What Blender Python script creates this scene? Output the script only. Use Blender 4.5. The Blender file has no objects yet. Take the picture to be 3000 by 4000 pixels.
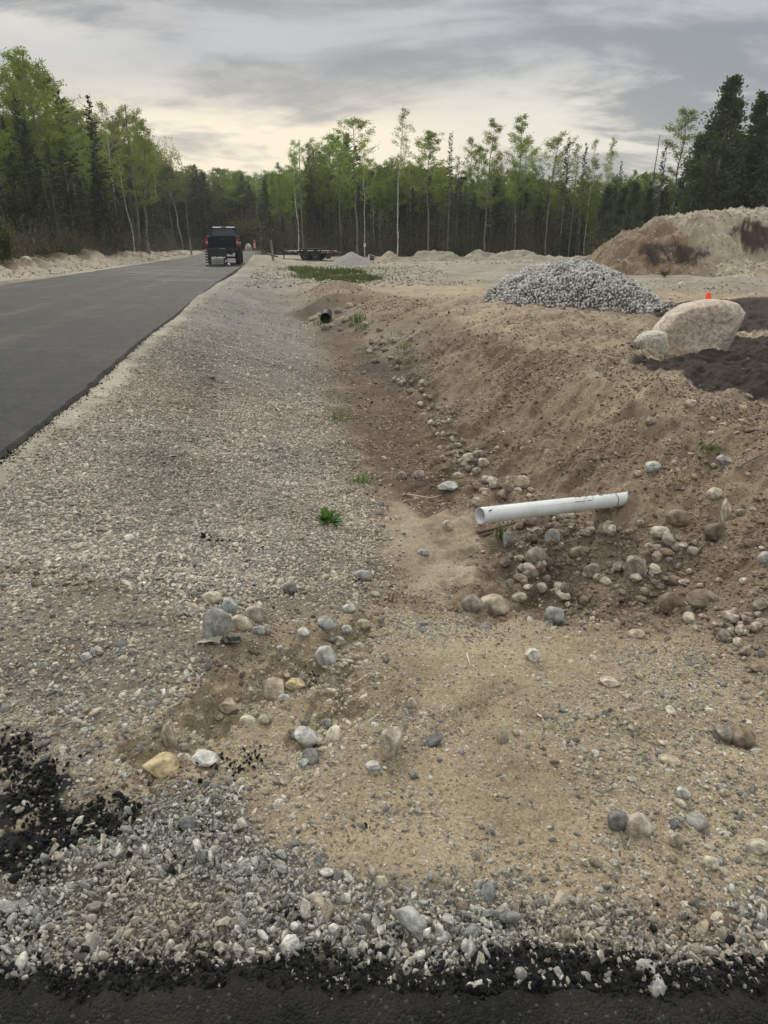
import bpy, bmesh, math, random
import numpy as np
from math import sin, cos, pi, radians
from mathutils import Vector, Matrix, Euler
rnd = random.Random(7)
rng = np.random.default_rng(7)
scn = bpy.context.scene
col = scn.collection

# ------------------------------------------------------------------ camera
CAMH = 1.6
PITCH = math.atan(591.0/1471.0)
cam_d = bpy.data.cameras.new('camera')
cam_d.sensor_fit = 'VERTICAL'; cam_d.sensor_height = 24.0; cam_d.sensor_width = 18.0
cam_d.lens = 24.0*1471.0/2212.0
cam_d.clip_start = 0.05; cam_d.clip_end = 3000
cam = bpy.data.objects.new('camera', cam_d); col.objects.link(cam)
cam.location = (0, 0, CAMH); cam.rotation_euler = (pi/2-PITCH, 0, 0)
scn.camera = cam

# ------------------------------------------------------------------ world
SUN_AZ, SUN_EL = radians(-14), radians(38)      # azimuth measured from +Y towards +X
w = bpy.data.worlds.new('World'); scn.world = w; w.use_nodes = True
nt = w.node_tree; N = nt.nodes; L = nt.links
for n in list(N): N.remove(n)
def nd(t, **k):
    n = N.new(t)
    for a, b in k.items(): setattr(n, a, b)
    return n
def mth(op, a, b=None, c=None, clamp=False):
    n = N.new('ShaderNodeMath'); n.operation = op; n.use_clamp = clamp
    for i, v in enumerate((a, b, c)):
        if v is None: continue
        if isinstance(v, (int, float)): n.inputs[i].default_value = v
        else: L.new(v, n.inputs[i])
    return n.outputs[0]
def mixc(f, a, b, blend='MIX'):
    n = N.new('ShaderNodeMix'); n.data_type = 'RGBA'; n.blend_type = blend
    for i, v in ((0, f), (6, a), (7, b)):
        if isinstance(v, (int, float)): n.inputs[i].default_value = v
        elif isinstance(v, tuple): n.inputs[i].default_value = (*v, 1)
        else: L.new(v, n.inputs[i])
    return n.outputs[2]
def smooth(x, a, b):
    n = N.new('ShaderNodeMapRange'); n.interpolation_type = 'SMOOTHSTEP'
    L.new(x, n.inputs[0]); n.inputs[1].default_value = a; n.inputs[2].default_value = b
    return n.outputs[0]
tc = nd('ShaderNodeTexCoord'); sp = nd('ShaderNodeSeparateXYZ'); L.new(tc.outputs['Generated'], sp.inputs[0])
X, Y, Z = sp.outputs
zz = mth('MAXIMUM', Z, 0.0)
den = mth('ADD', zz, 0.20)
px = mth('DIVIDE', X, den); py = mth('DIVIDE', Y, den)
cb = nd('ShaderNodeCombineXYZ'); L.new(px, cb.inputs[0]); L.new(py, cb.inputs[1])
def noise(vec, scale, det=6, rough=.55, dist=0.0, off=(0, 0, 0), sc=(1, 1, 1), rot=0.0):
    m = N.new('ShaderNodeMapping'); m.inputs['Location'].default_value = off; m.inputs['Scale'].default_value = sc
    m.inputs['Rotation'].default_value = (0, 0, rot)
    L.new(vec, m.inputs[0])
    n = N.new('ShaderNodeTexNoise'); L.new(m.outputs[0], n.inputs['Vector'])
    n.inputs['Scale'].default_value = scale; n.inputs['Detail'].default_value = det
    n.inputs['Roughness'].default_value = rough; n.inputs['Distortion'].default_value = dist
    return n.outputs[0]
n1 = noise(cb.outputs[0], 1.35, 7, .55, .6, off=(3.1, 1.7, 0), sc=(.75, 1.25, 1), rot=.18)
n2 = noise(cb.outputs[0], 4.2, 6, .6, .4, off=(7.3, 2.1, 0), sc=(.8, 1.3, 1), rot=-.2)
cl = mth('ADD', mth('MULTIPLY', n1, .78), mth('MULTIPLY', n2, .22))
thin = smooth(cl, .43, .58)
low = mth('SUBTRACT', 1.0, smooth(Z, .03, .20))             # 1 near the horizon
az = mth('ARCTAN2', X, Y)
azd = mth('ABSOLUTE', mth('SUBTRACT', az, SUN_AZ+.05))
glow_az = mth('SUBTRACT', 1.0, smooth(azd, .10, .70))
band = mth('MULTIPLY', smooth(Z, .01, .07), mth('SUBTRACT', 1.0, smooth(Z, .10, .21)))
grey = mixc(thin, (.228, .245, .278), (.408, .422, .455))
grey = mixc(mth('MULTIPLY', low, .5), grey, (.40, .415, .43))
gf = mth('MULTIPLY', mth('MULTIPLY', glow_az, band), mth('ADD', .30, mth('MULTIPLY', smooth(cl, .40, .56), .95)), clamp=True)
colr = mixc(gf, grey, (.84, .76, .60))
# brighter thin patches higher up at the right
pr = mth('MULTIPLY', mth('SUBTRACT', 1.0, smooth(mth('ABSOLUTE', mth('SUBTRACT', az, .27)), .05, .30)), mth('MULTIPLY', smooth(Z, .03, .09), mth('SUBTRACT', 1.0, smooth(Z, .14, .22))))
colr = mixc(mth('MULTIPLY', mth('MULTIPLY', pr, smooth(cl, .44, .56)), .8), colr, (.74, .71, .63))
pl = mth('MULTIPLY', mth('SUBTRACT', 1.0, smooth(mth('ABSOLUTE', mth('ADD', az, .50)), .05, .30)), smooth(Z, .16, .23))
colr = mixc(mth('MULTIPLY', mth('MULTIPLY', pl, smooth(cl, .44, .54)), .7), colr, (.66, .64, .58))
up = mth('ADD', 1.0, mth('MULTIPLY', smooth(Z, .28, .85), 2.2))     # an overcast sky is brightest overhead
colr = mixc(smooth(Z, .28, .6), colr, mixc(thin, (.35, .355, .335), (.52, .53, .50)))
vs = nd('ShaderNodeVectorMath', operation='SCALE'); L.new(colr, vs.inputs[0]); L.new(mth('MULTIPLY', up, 10.0), vs.inputs['Scale'])
sky = nd('ShaderNodeTexSky'); sky.sky_type = 'NISHITA'; sky.sun_disc = False
sky.sun_elevation = SUN_EL; sky.sun_rotation = SUN_AZ; sky.air_density = 1.5; sky.dust_density = 3
mx = mixc(.94, sky.outputs[0], vs.outputs[0])
bg = nd('ShaderNodeBackground'); bg.inputs['Strength'].default_value = 0.10; L.new(mx, bg.inputs[0])
wo = nd('ShaderNodeOutputWorld'); L.new(bg.outputs[0], wo.inputs[0])

# ------------------------------------------------------------------ sun, exposure
sl = bpy.data.lights.new('sun', 'SUN'); sl.energy = 1.7; sl.angle = radians(20); sl.color = (1, .96, .86)
so = bpy.data.objects.new('sun', sl); col.objects.link(so)
sd_ = Vector((sin(SUN_AZ)*cos(SUN_EL), cos(SUN_AZ)*cos(SUN_EL), sin(SUN_EL)))
so.rotation_euler = sd_.to_track_quat('Z', 'Y').to_euler(); so.location = (0, 0, 40)
scn.view_settings.view_transform = 'Standard'; scn.view_settings.look = 'None'
scn.view_settings.exposure = 0.22; scn.view_settings.gamma = 1.0; scn.view_settings.use_curve_mapping = False
scn.render.engine = 'CYCLES'
scn.cycles.max_bounces = 5; scn.cycles.diffuse_bounces = 3; scn.cycles.transparent_max_bounces = 4
scn.cycles.use_denoising = True

# ------------------------------------------------------------------ picking world points off photo pixels (1659 x 2212)
CP, SP = cos(PITCH), sin(PITCH)
def ray(u, v):
    x = (u-829.5)/1471.0; y = (1106.0-v)/1471.0
    return x, CP+y*SP, -SP+y*CP
def P(u, v, z=0.0):
    dx, dy, dz = ray(u, v); t = (z-CAMH)/dz
    return (dx*t, dy*t, z)
def AT(u, v, y):                     # the point of that ray at world distance y
    dx, dy, dz = ray(u, v); t = y/dy
    return Vector((dx*t, y, CAMH+dz*t))

# ------------------------------------------------------------------ noise
def _h(ix, iy, s):
    n = (ix*374761393 + iy*668265263 + s*1442695041) & 0xffffffff
    n = ((n ^ (n >> 13))*1274126177) & 0xffffffff
    return ((n ^ (n >> 16)) & 0xffff)/65535.0*2-1
def vn(x, y, s=0):
    x = np.asarray(x, float); y = np.asarray(y, float)
    ix = np.floor(x).astype(np.int64); iy = np.floor(y).astype(np.int64)
    fx = x-ix; fy = y-iy
    fx = fx*fx*fx*(fx*(fx*6-15)+10); fy = fy*fy*fy*(fy*(fy*6-15)+10)
    a = _h(ix, iy, s); b = _h(ix+1, iy, s); c = _h(ix, iy+1, s); d = _h(ix+1, iy+1, s)
    return (a*(1-fx)+b*fx)*(1-fy)+(c*(1-fx)+d*fx)*fy
def fbm(x, y, s=0, o=4, g=.5):
    r = 0; a = 1.0
    c, k = cos(.6), sin(.6)
    for i in range(o):
        r = r+a*vn(x, y, s+i*17); x, y = (x*c-y*k)*2.03+5.1, (x*k+y*c)*2.03+1.3; a *= g
    return r
def ss(x, a, b):
    t = np.clip((np.asarray(x, float)-a)/(b-a), 0, 1); return t*t*(3-2*t)

# ------------------------------------------------------------------ terrain height
OFF = 1.5
def AS(x, y):
    yy = np.maximum(np.asarray(y, float)+OFF, .35); return np.asarray(x, float)/yy*1.6, np.log(yy)
ctrl = []
def cp(*pts):
    for u, v, z in pts:
        x, y, z = P(u, v, z); ctrl.append((x, y, z))
cp((-300,2200,0),(0,2200,0),(830,2200,0),(1659,2200,0),(2000,2200,0),(0,1950,-.02),(830,1950,-.03),(1659,1950,-.03),
   (0,1650,-.02),(300,1650,-.06),(830,1650,-.10),(1250,1650,-.10),(1659,1650,-.07),(0,1400,0.0),(250,1420,-.04),(520,1450,-.13),
   (830,1430,-.20),(1200,1430,-.22),(1659,1430,-.10),(-300,1400,.02),(2000,1400,0.0),
   (830,1330,-.33),(1100,1350,-.36),(1350,1350,-.33),(1659,1330,-.12),
   (1000,1250,-.52),(1200,1285,-.60),(900,1200,-.50),(950,1120,-.56),(800,1290,-.36),(1080,1180,-.58),
   (870,950,-.68),(890,1030,-.64),(800,820,-.78),(740,750,-.80),(702,712,-.80),(690,700,-.74),
   (1320,1250,-.46),(1500,1250,-.24),(1659,1230,-.04),(1200,1100,-.38),(1350,1075,-.16),(1500,1000,.06),(1659,1000,.18),(1900,1100,.15),
   (1100,900,-.30),(1300,850,.14),(1220,900,-.08),(1000,860,-.54),(940,775,-.50),(1050,735,.06),(1160,785,.10),(980,740,-.28),(1080,840,-.22),(900,690,-.20),(840,655,-.03),(990,688,.07),
   (1300,720,.04),(1500,800,.07),(1659,820,.06),(1659,900,.12),(1450,900,.15),(1900,850,.1),
   (0,985,.0),(136,880,.0),(235,796,.0),(304,737,.0),(389,675,.0),(473,611,.0),(528,576,.0),
   (80,1060,-.02),(250,900,-.03),(420,740,-.04),(500,650,-.04),
   (350,1060,-.18),(420,900,-.28),(600,820,-.52),(600,1000,-.42),(700,900,-.62),(700,1050,-.50),(620,1200,-.30),(300,1300,-.05),(150,1200,-.03),
   (560,660,-.30),(640,700,-.62),(680,780,-.68),(600,720,-.45),
   (702,655,-.10),(640,630,-.08),(760,640,-.06),(900,640,0),(560,600,-.10),(640,600,-.15),(720,600,-.15),(800,600,-.1),
   (575,552,.35),(600,556,.22),(556,566,.12),(620,570,-.02),(700,575,-.05),(640,553,.1),(900,580,0),(1100,600,0),(1400,620,0),(1659,600,.05),(2100,620,.05),(-500,700,0),(-500,1000,0))
for yy in (60, 85, 130, 300):
    for a in (-1.6, -.9, -.4, 0, .4, .9, 1.6): ctrl.append((a*yy, yy, 0.0))
for yy in (-1.1, 0, 6, 14, 30):
    for a in (-2.5, 2.5): ctrl.append((a*(yy+OFF), yy, 0.0))
ctrl = np.array(ctrl)
ca, cs_ = AS(ctrl[:, 0], ctrl[:, 1])
def _U(r2): return .5*r2*np.log(r2+1e-9)
K = _U((ca[:, None]-ca[None])**2+(cs_[:, None]-cs_[None])**2)+np.eye(len(ca))*2e-3
Pm = np.stack([np.ones_like(ca), ca, cs_], 1)
A = np.block([[K, Pm], [Pm.T, np.zeros((3, 3))]])
sol = np.linalg.solve(A, np.concatenate([ctrl[:, 2], np.zeros(3)]))
def tps(x, y):
    a, s = AS(x, y); sh = a.shape; a = a.ravel(); s = s.ravel()
    out = sol[-3]+sol[-2]*a+sol[-1]*s
    for i in range(len(ca)): out += sol[i]*_U((a-ca[i])**2+(s-cs_[i])**2)
    return out.reshape(sh)

RZ = .05
rpts = [P(u, v, RZ) for u, v in ((0,980),(136,875),(235,791),(304,732),(389,670),(473,606),(528,571),(550,558))]
ry = np.array([-6]+[p[1] for p in rpts]+[66, 76, 90, 110]); k0 = (rpts[3][0]-rpts[0][0])/(rpts[3][1]-rpts[0][1])
rx = np.array([rpts[0][0]-k0*(rpts[0][1]+6)]+[p[0] for p in rpts]+[-12.0, -8.0, 3, 12])
lpts = [P(u, v, RZ) for u, v in ((0,616),(275,575),(403,556),(440,545.5))]
kl = (lpts[1][0]-lpts[0][0])/(lpts[1][1]-lpts[0][1])
ly = np.array([-6]+[p[1] for p in lpts]+[100, 110]); lx = np.array([lpts[0][0]-kl*(lpts[0][1]+6)]+[p[0] for p in lpts]+[lpts[3][0]-4, lpts[3][0]-14])
def xr(y): return np.interp(y, ry, rx)
def xl(y): return np.interp(y, ly, lx)

def seg_d(x, y, pts):
    """distance to an open polyline in world metres"""
    d = np.full(np.shape(x), 1e9)
    for (x0, y0), (x1, y1) in zip(pts[:-1], pts[1:]):
        dx, dy = x1-x0, y1-y0
        t = np.clip(((x-x0)*dx+(y-y0)*dy)/(dx*dx+dy*dy), 0, 1)
        d = np.minimum(d, np.hypot(x-x0-t*dx, y-y0-t*dy))
    return d
def wp(pts, z=-.1): return [P(u, v, z)[:2] for u, v in pts]
G1 = wp([(790,1325),(745,1385),(705,1440),(640,1470),(560,1520),(500,1560)], -.2)
G2 = wp([(720,1430),(735,1500),(725,1570),(690,1600)], -.17)
G3 = wp([(470,1540),(400,1600),(330,1640)], -.1)
RIDGES = [(wp([(820,1340),(830,1500),(800,1590)], -.15), .03, .10), (wp([(1330,1560),(1480,1500),(1560,1560)], -.1), .035, .12), (wp([(1230,1380),(1130,1480),(1030,1560),(930,1620)], -.15), -.028, .07),
          (wp([(1050,1450),(960,1560),(850,1650)], -.15), .025, .08), (wp([(60,1440),(300,1330),(430,1380)], -.03), .05, .16), (wp([(430,1440),(560,1420),(680,1350)], -.2), .05, .10)]
RAKES = []
for i_ in range(13):
    f_ = i_/12; a_ = (930+330*f_, 900+190*f_); b_ = (1120+420*f_, 790+150*f_); md = ((a_[0]+b_[0])/2+18*sin(i_*2.1), (a_[1]+b_[1])/2+14*cos(i_*1.7))
    RAKES.append(([P(*a_, -.35)[:2], P(*md, -.12)[:2], P(*b_, .08)[:2]], (.055, -.05, .035, -.04)[i_ % 4], .07+.03*sin(i_*1.3)))
RAKES.append((wp([(1010,700),(1130,765),(1290,845),(1450,893),(1640,930)], .1), .075, .10))
RAKES.append((wp([(900,655),(990,690),(1090,735),(1200,790)], .05), .06, .16))
RAKES.append((wp([(1180,1040),(1330,960),(1520,900)], -.05), -.05, .09))
RAKES.append((wp([(1400,1150),(1520,1080),(1659,1040)], -.05), .06, .10))
RAKES.append((wp([(1370,1080),(1480,1020),(1600,975)], -.02), .05, .08))
def H(x, y):
    x = np.asarray(x, float); y = np.asarray(y, float)
    h = tps(x, y)
    r, l = xr(y), xl(y)
    onroad = (y < 108)
    inside = np.minimum(r-x, x-l)
    off_road = 1-ss(inside, -.25, .1)*onroad
    # banks left of the road
    sdl = l-x
    hl = (.55*ss(sdl, .8, 3.2)+.25*fbm(x*.5, y*.5, 3, 3)*ss(sdl, .8, 2.5)+.14*fbm(x*1.8, y*1.8, 4, 4)*ss(sdl, .5, 1.5))*ss(y, 8, 20)*(1-.65*ss(y, 45, 75))
    h = h+hl
    near = 1-ss(y, 5, 12)
    rough = .022*fbm(x*2.2, y*2.2, 11, 3)+.010*fbm(x*9, y*9, 12, 3)*(1-ss(y, 6, 16))+.0035*fbm(x*35, y*35, 13, 3)*(1-ss(y, 3, 7))
    right = ss(x, -.2, .8)*ss(y, 2.6, 3.6)*(1-ss(y, 16, 24))
    # dug, raked bank: soft furrows running up the slope
    q = x*.75-y*.66
    rough = rough+right*(.085*fbm(q*2.6, (x+y)*.55, 21, 4)-.03*np.abs(fbm(q*5.5, (x+y)*.7, 22, 3))+.034*fbm(x*5, y*5, 23, 4)+.010*np.abs(fbm(x*17, y*17, 24, 3)))
    rough = rough+.05*fbm(x*.25, y*.25, 31, 3)*ss(y, 14, 30)+.05*fbm(x*1.0, y*1.0, 33, 4)*ss(y, 12, 25)+.02*np.abs(fbm(x*.6, y*3.0, 35, 3))*ss(y, 16, 25)
    h = h+rough*off_road*(.35+.65*ss(x-r, .3, 1.2))
    for g, dep, wd in ((G1, .085, .16), (G2, .07, .12), (G3, .06, .12)):
        d = seg_d(x, y, g)+.05*fbm(x*9, y*9, 5, 3)+.012*vn(x*45, y*45, 6)
        h = h-dep*(.55*(1-ss(d, wd*.3, wd*.62))+.45*(1-ss(d, wd*.72, wd)))
    for g, dep, wd in RIDGES:
        d = seg_d(x, y, g); h = h+dep*np.exp(-(d/wd)**2)
    # furrows and windrows raked up the face of the bank
    q_ = (y < 17) & (y > 3.2) & (x > -1) & (x < 9)
    if q_.any():
        xq, yq = x[q_], y[q_]; wob_ = .03*vn(xq*5, yq*5, 43); br_ = .5+.5*ss(fbm(xq*2.5, yq*2.5, 44, 2), -.5, .3); ad = np.zeros_like(xq)
        for g, dep, wd in RAKES: ad += dep*np.exp(-((seg_d(xq, yq, g)+wob_)/wd)**2)*br_
        h = h.copy(); h[q_] += ad
    # dug hole at the foot of the right bank
    hx, hy, _ = P(1205, 1275, -.6); h = h-.10*np.exp(-(((x-hx)/.45)**2+((y-hy)/.25)**2))
    hx, hy, _ = P(1600, 1590, -.1); h = h-.05*np.exp(-(((x-hx)/.14)**2+((y-hy)/.10)**2))
    hx, hy, _ = P(1378, 1070, -.12); h = h+.10*np.exp(-((x-hx)/.12)**2-((y-hy)/.14)**2)
    # culvert head: steep face just behind the mouth
    cx, cy, _ = P(702, 703, -.75)
    b = np.exp(-((x-cx)/1.0)**2); h = h+b*.50*ss(y, cy+.02, cy+.40)*(1-ss(y, cy+2.0, cy+4.5))
    # cleat marks pressed by a tracked machine
    for (a0, b0) in ((P(905, 668), P(1160, 800)), (P(1010, 672), P(1290, 790))):
        ax, ay = a0[0], a0[1]; bx, by = b0[0], b0[1]; ln = math.hypot(bx-ax, by-ay)
        t = ((x-ax)*(bx-ax)+(y-ay)*(by-ay))/ln; o = ((x-ax)*(by-ay)-(y-ay)*(bx-ax))/ln
        m = ss(t, 0, 1)*(1-ss(t, ln-1, ln))*(1-ss(np.abs(o), .18, .26))
        h = h+m*(.045*np.sin(t*2*pi/.22)-.03)*(.7+.3*ss(vn(x*1.3, y*1.3, 41), -.5, .3))
    # keep clear of the asphalt sheets
    h = np.where(onroad & (inside > -.02), np.minimum(h, RZ-.035), h)
    h = np.where(onroad & (inside > .1), np.minimum(h, RZ-.07), h)
    h = np.where((y < 1.03), np.minimum(h, -.03), h)
    return h
def H1(x, y): return float(H(np.array([x]), np.array([y]))[0])
def PT(u, v):                        # photo pixel -> point on the terrain
    z = -.1
    for _ in range(8):
        x, y, _z = P(u, v, z); z = .5*z+.5*H1(x, y)
    x, y, _z = P(u, v, z); return Vector((x, y, H1(x, y)))
def PTz(u, v, z0=-.2):               # quick version on the smooth surface
    z = z0
    for _ in range(10):
        x, y, _z = P(u, v, z); z = .5*z+.5*float(tps(np.array([x]), np.array([y]))[0])
    return x, y

# ------------------------------------------------------------------ zones
def poly(pts):
    return [PTz(u, v) for u, v in pts]
Z = {}
Z['sand'] = poly([(540,1440),(700,1350),(830,1320),(1250,1345),(1500,1370),(1659,1450),(1750,1500),(2900,1560),(2900,1970),(1750,1975),(1100,1970),(900,1960),(700,1940),(560,1800),(420,1660),(430,1540)])
Z['crush'] = poly([(-1300,1930),(-100,1900),(200,1765),(330,1690),(480,1668),(525,1710),(535,1800),(640,1905),(830,1945),(1000,1950),(1300,1960),(1750,1965),(3200,1965),(3200,2160),(-1300,2160)])
Z['slope'] = poly([(-300,1150),(0,1010),(136,900),(304,750),(473,618),(560,590),(620,640),(655,690),(690,760),(730,880),(760,1000),(800,1080),(845,1190),(800,1290),(640,1310),(480,1400),(420,1370),(250,1290),(0,1230),(-300,1300)])
Z['grit'] = poly([(-300,1300),(0,1230),(250,1280),(420,1370),(470,1440),(430,1560),(320,1660),(150,1740),(-150,1880),(-400,1700)])
Z['ditch'] = poly([(665,715),(700,695),(790,735),(860,790),(930,880),(960,960),(1000,1050),(1000,1105),(850,1090),(790,1040),(755,950),(710,830)])
Z['mud'] = poly([(780,740),(860,770),(920,830),(900,860),(830,830),(760,790)])
Z['depo'] = poly([(850,1090),(990,1110),(1040,1170),(1030,1230),(960,1290),(860,1250),(835,1160)])
Z['wet'] = poly([(1010,1130),(1100,1160),(1250,1240),(1230,1320),(1130,1300),(1050,1230)])
Z['soilA'] = poly([(1362,787),(1430,768),(1600,738),(1700,730),(1700,860),(1560,838),(1460,808)])
Z['soilB'] = poly([(1370,674),(1450,657),(1700,640),(1700,708),(1600,715),(1400,692)])
Z['grass'] = poly([(635,576),(700,582),(800,592),(815,604),(770,610),(690,609),(645,598)])
Z['weed'] = poly([(620,566),(780,570),(860,590),(840,612),(620,600)])
Z['track'] = poly([(640,622),(800,612),(1090,614),(1060,640),(900,650),(740,640)])
Z['toe'] = poly([(850,720),(920,770),(1000,880),(1060,1010),(1180,1060),(1250,1130),(1420,1130),(1500,1250),(1659,1300),(1750,1400),(1500,1380),(1150,1345),(1040,1150),(960,1000),(890,840),(830,760)])
Z['tar'] = poly([(-80,1590),(100,1610),(150,1680),(190,1735),(320,1720),(260,1790),(170,1840),(110,1890),(-100,1960)])
Z['tar2'] = poly([(-200,2075),(280,2095),(500,2090),(700,2100),(1100,2080),(1400,2085),(1850,2070),(3200,2080),(3200,2300),(-1300,2300),(-1300,2075)])
Z['tar3'] = poly([(640,1960),(720,1955),(745,2040),(800,2100),(560,2110),(640,2050)])
Z['plateau'] = poly([(850,652),(990,692),(1110,752),(1200,800),(1300,852),(1450,900),(1659,935),(1900,960),(2000,640),(1100,620),(900,640)])
Z['rim'] = poly([(600,642),(740,628),(860,638),(920,665),(850,700),(740,668),(650,672)])
Z['tan2'] = poly([(1180,700),(1360,740),(1500,810),(1659,870),(1659,920),(1400,850),(1200,800)])
Z['berm'] = poly([(760,556),(1300,556),(1300,572),(760,572)])
def insd(x, y, pts):
    """signed distance (+ inside), scaled so that 1 is roughly 1 m at 1.5 m away and grows with distance"""
    a, s = AS(x, y); a = a/1.6
    q = [(float(px/(py+OFF)), math.log(max(py+OFF, .35))) for px, py in pts]
    d = np.full(a.shape, 1e9); c = np.zeros(a.shape, bool)
    for (x0, y0), (x1, y1) in zip(q, q[1:]+q[:1]):
        dx, dy = x1-x0, y1-y0
        t = np.clip(((a-x0)*dx+(s-y0)*dy)/(dx*dx+dy*dy+1e-12), 0, 1)
        d = np.minimum(d, np.hypot(a-x0-t*dx, s-y0-t*dy))
        if abs(dy) > 1e-12:
            cond = ((y0 > s) != (y1 > s)) & (a < dx*(s-y0)/dy+x0)
            c ^= cond
    return np.where(c, d, -d)
def zones(x, y):
    x = np.asarray(x, float); y = np.asarray(y, float)
    a, s = AS(x, y); a = a/1.6
    wob = .018*fbm(a*18, s*18, 51, 4)+.010*fbm(x*6, y*6, 52, 3)
    m = {}
    for k, pts in Z.items():
        e = {'crush': .035, 'sand': .05, 'depo': .02, 'soilA': .008, 'soilB': .01, 'grass': .006, 'tar': .012, 'tar2': .012, 'tar3': .012, 'tan2': .06, 'slope': .045, 'track': .03, 'mud': .02}.get(k, .03)
        wf = {'soilA': .4, 'soilB': .6, 'grass': .5, 'tar': 1.3, 'berm': .3, 'weed': .5}.get(k, 1.0)
        m[k] = ss(insd(x, y, pts)+wob*wf, -e, e)
    o = x-xr(y)
    m['off'] = o
    m['shoulder'] = (1-ss(o+.1*fbm(x*1.5, y*1.5, 61, 3), .15, .40))*(y < 60)
    m['left'] = ss(xl(y)-x, -.1, .2)*(y < 108)
    return m
CL = dict(plateau=(.30, .232, .165), base=(.19, .15, .112), yard=(.235, .205, .165), bank=(.185, .136, .096), rim=(.165, .115, .078), sand=(.25, .198, .135), crush=(.11, .098, .082), slope=(.115, .107, .094), grit=(.16, .14, .113),  # crush and slope darkened to paint in the shaded gaps between stones
          ditch=(.090, .060, .040), mud=(.05, .038, .028), depo=(.30, .24, .178), wet=(.085, .062, .045), soil=(.030, .022, .018), grass=(.07, .11, .03), track=(.29, .225, .155),
          toe=(.165, .125, .092), tar=(.010, .010, .010), shoulder=(.30, .27, .22), tan2=(.235, .18, .13), grey=(.23, .215, .19), berm=(.28, .245, .195))
CL = {k: (v[0]*.985, v[1]*1.0, v[2]*.985) for k, v in CL.items()}
def ground_col(x, y, m):
    def C(k): return np.array(CL[k])[None]
    n = x.size; c = np.repeat(C('base'), n, 0)
    def lay(c, k, wgt): return c*(1-wgt[:, None])+C(k)*wgt[:, None]
    c = lay(c, 'bank', ss(x, -.5, .6)*(1-ss(y, 9, 16)))  # bank colour includes painted shade for its left-facing slope
    c = lay(c, 'yard', ss(y, 17, 26))
    c = lay(c, 'grey', ss(y, 24, 40)*.5*ss(fbm(x*.3, y*.3, 71, 3), -.3, .4))
    c = lay(c, 'plateau', m['plateau']*(.35+.65*ss(fbm(x*.9, y*.9, 75, 4), -.45, .25)))  # plateau painted lighter, as lit ground above the shaded bank
    for k in ('toe', 'sand', 'slope', 'grit', 'crush', 'ditch', 'mud', 'wet', 'tan2'): c = lay(c, k, m[k]*.95)
    gd = np.minimum(np.minimum(seg_d(x, y, G1), seg_d(x, y, G2)), seg_d(x, y, G3)); c = lay(c, 'sand', (1-ss(gd+.05*fbm(x*6, y*6, 134, 3), .14, .26))*.9)
    c = lay(c, 'depo', m['depo'])
    c = lay(c, 'berm', m['berm'])
    c = lay(c, 'track', m['track']*.8)
    # greyer crushed rock on the far end of the shoulder slope, darker streak along the road
    o = m['off']
    st = np.exp(-((o-1.15-.15*fbm(x*.8, y*.8, 81, 2))/.28)**2)*ss(y, 4, 6)*(1-ss(y, 20, 30))
    c = c*(1-.20*st[:, None])
    gf = m['slope']*ss(y, 11, 16); c = c*(1-gf[:, None]*.6)+np.array([[.19, .18, .165]])*gf[:, None]*.6
    c = lay(c, 'shoulder', m['shoulder']*.9*(1-.6*ss(y, 12, 22)))
    c = lay(c, 'rim', m['rim']*.9)
    for k in ('soilA', 'soilB'): c = lay(c, 'soil', m[k])
    for k in ('tar', 'tar2', 'tar3'): c = lay(c, 'tar', m[k]*(ss(fbm(x*14, y*14, 91, 4), -.5, -.1) if k != 'tar2' else 1))
    c = lay(c, 'grass', np.clip(m['grass']+m['weed']*ss(fbm(x*1.2, y*1.2, 95, 3), .25, .5), 0, 1))
    # bank left of the road: pale rubble with brown forest litter on top
    lf = m['left']; sdl = xl(y)-x
    c = c*(1-lf[:, None])+lf[:, None]*(np.array([[.27, .235, .18]])*(1-ss(sdl+.8*fbm(x, y, 97, 3), 2.6, 3.6))[:, None]+np.array([[.09, .065, .045]])*ss(sdl+.8*fbm(x, y, 97, 3), 2.6, 3.6)[:, None])
    lt = lf*ss(sdl+.9*fbm(x*1.5, y*.6, 98, 4), 1.9, 3.2)*.7; c = c*(1-lt[:, None])+lt[:, None]*np.array([[.12, .088, .06]])
    # forest floor
    ff = np.clip(ss(y, 69, 73)*ss(x, -13, -9)+ss(y, 108, 112)+ss(sdl, 4.5, 6)*(y < 110)+ss(y+(x-17)*.3, 52, 56)*ss(x, 15, 18), 0, 1)
    c = c*(1-ff[:, None])+ff[:, None]*np.array([[.05, .042, .028]])
    big = 1+.16*fbm(x*.9, y*.9, 101, 3)+.12*fbm(x*5, y*5, 102, 3)
    pat = ss(fbm(x*1.7+4, y*1.7, 104, 4), .05, .7)*(1-m['left'])*.30
    c = c*(1-pat[:, None])+c*np.array([[.62, .56, .50]])*pat[:, None]
    return np.clip(c*big[:, None], 0, 1)

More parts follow.
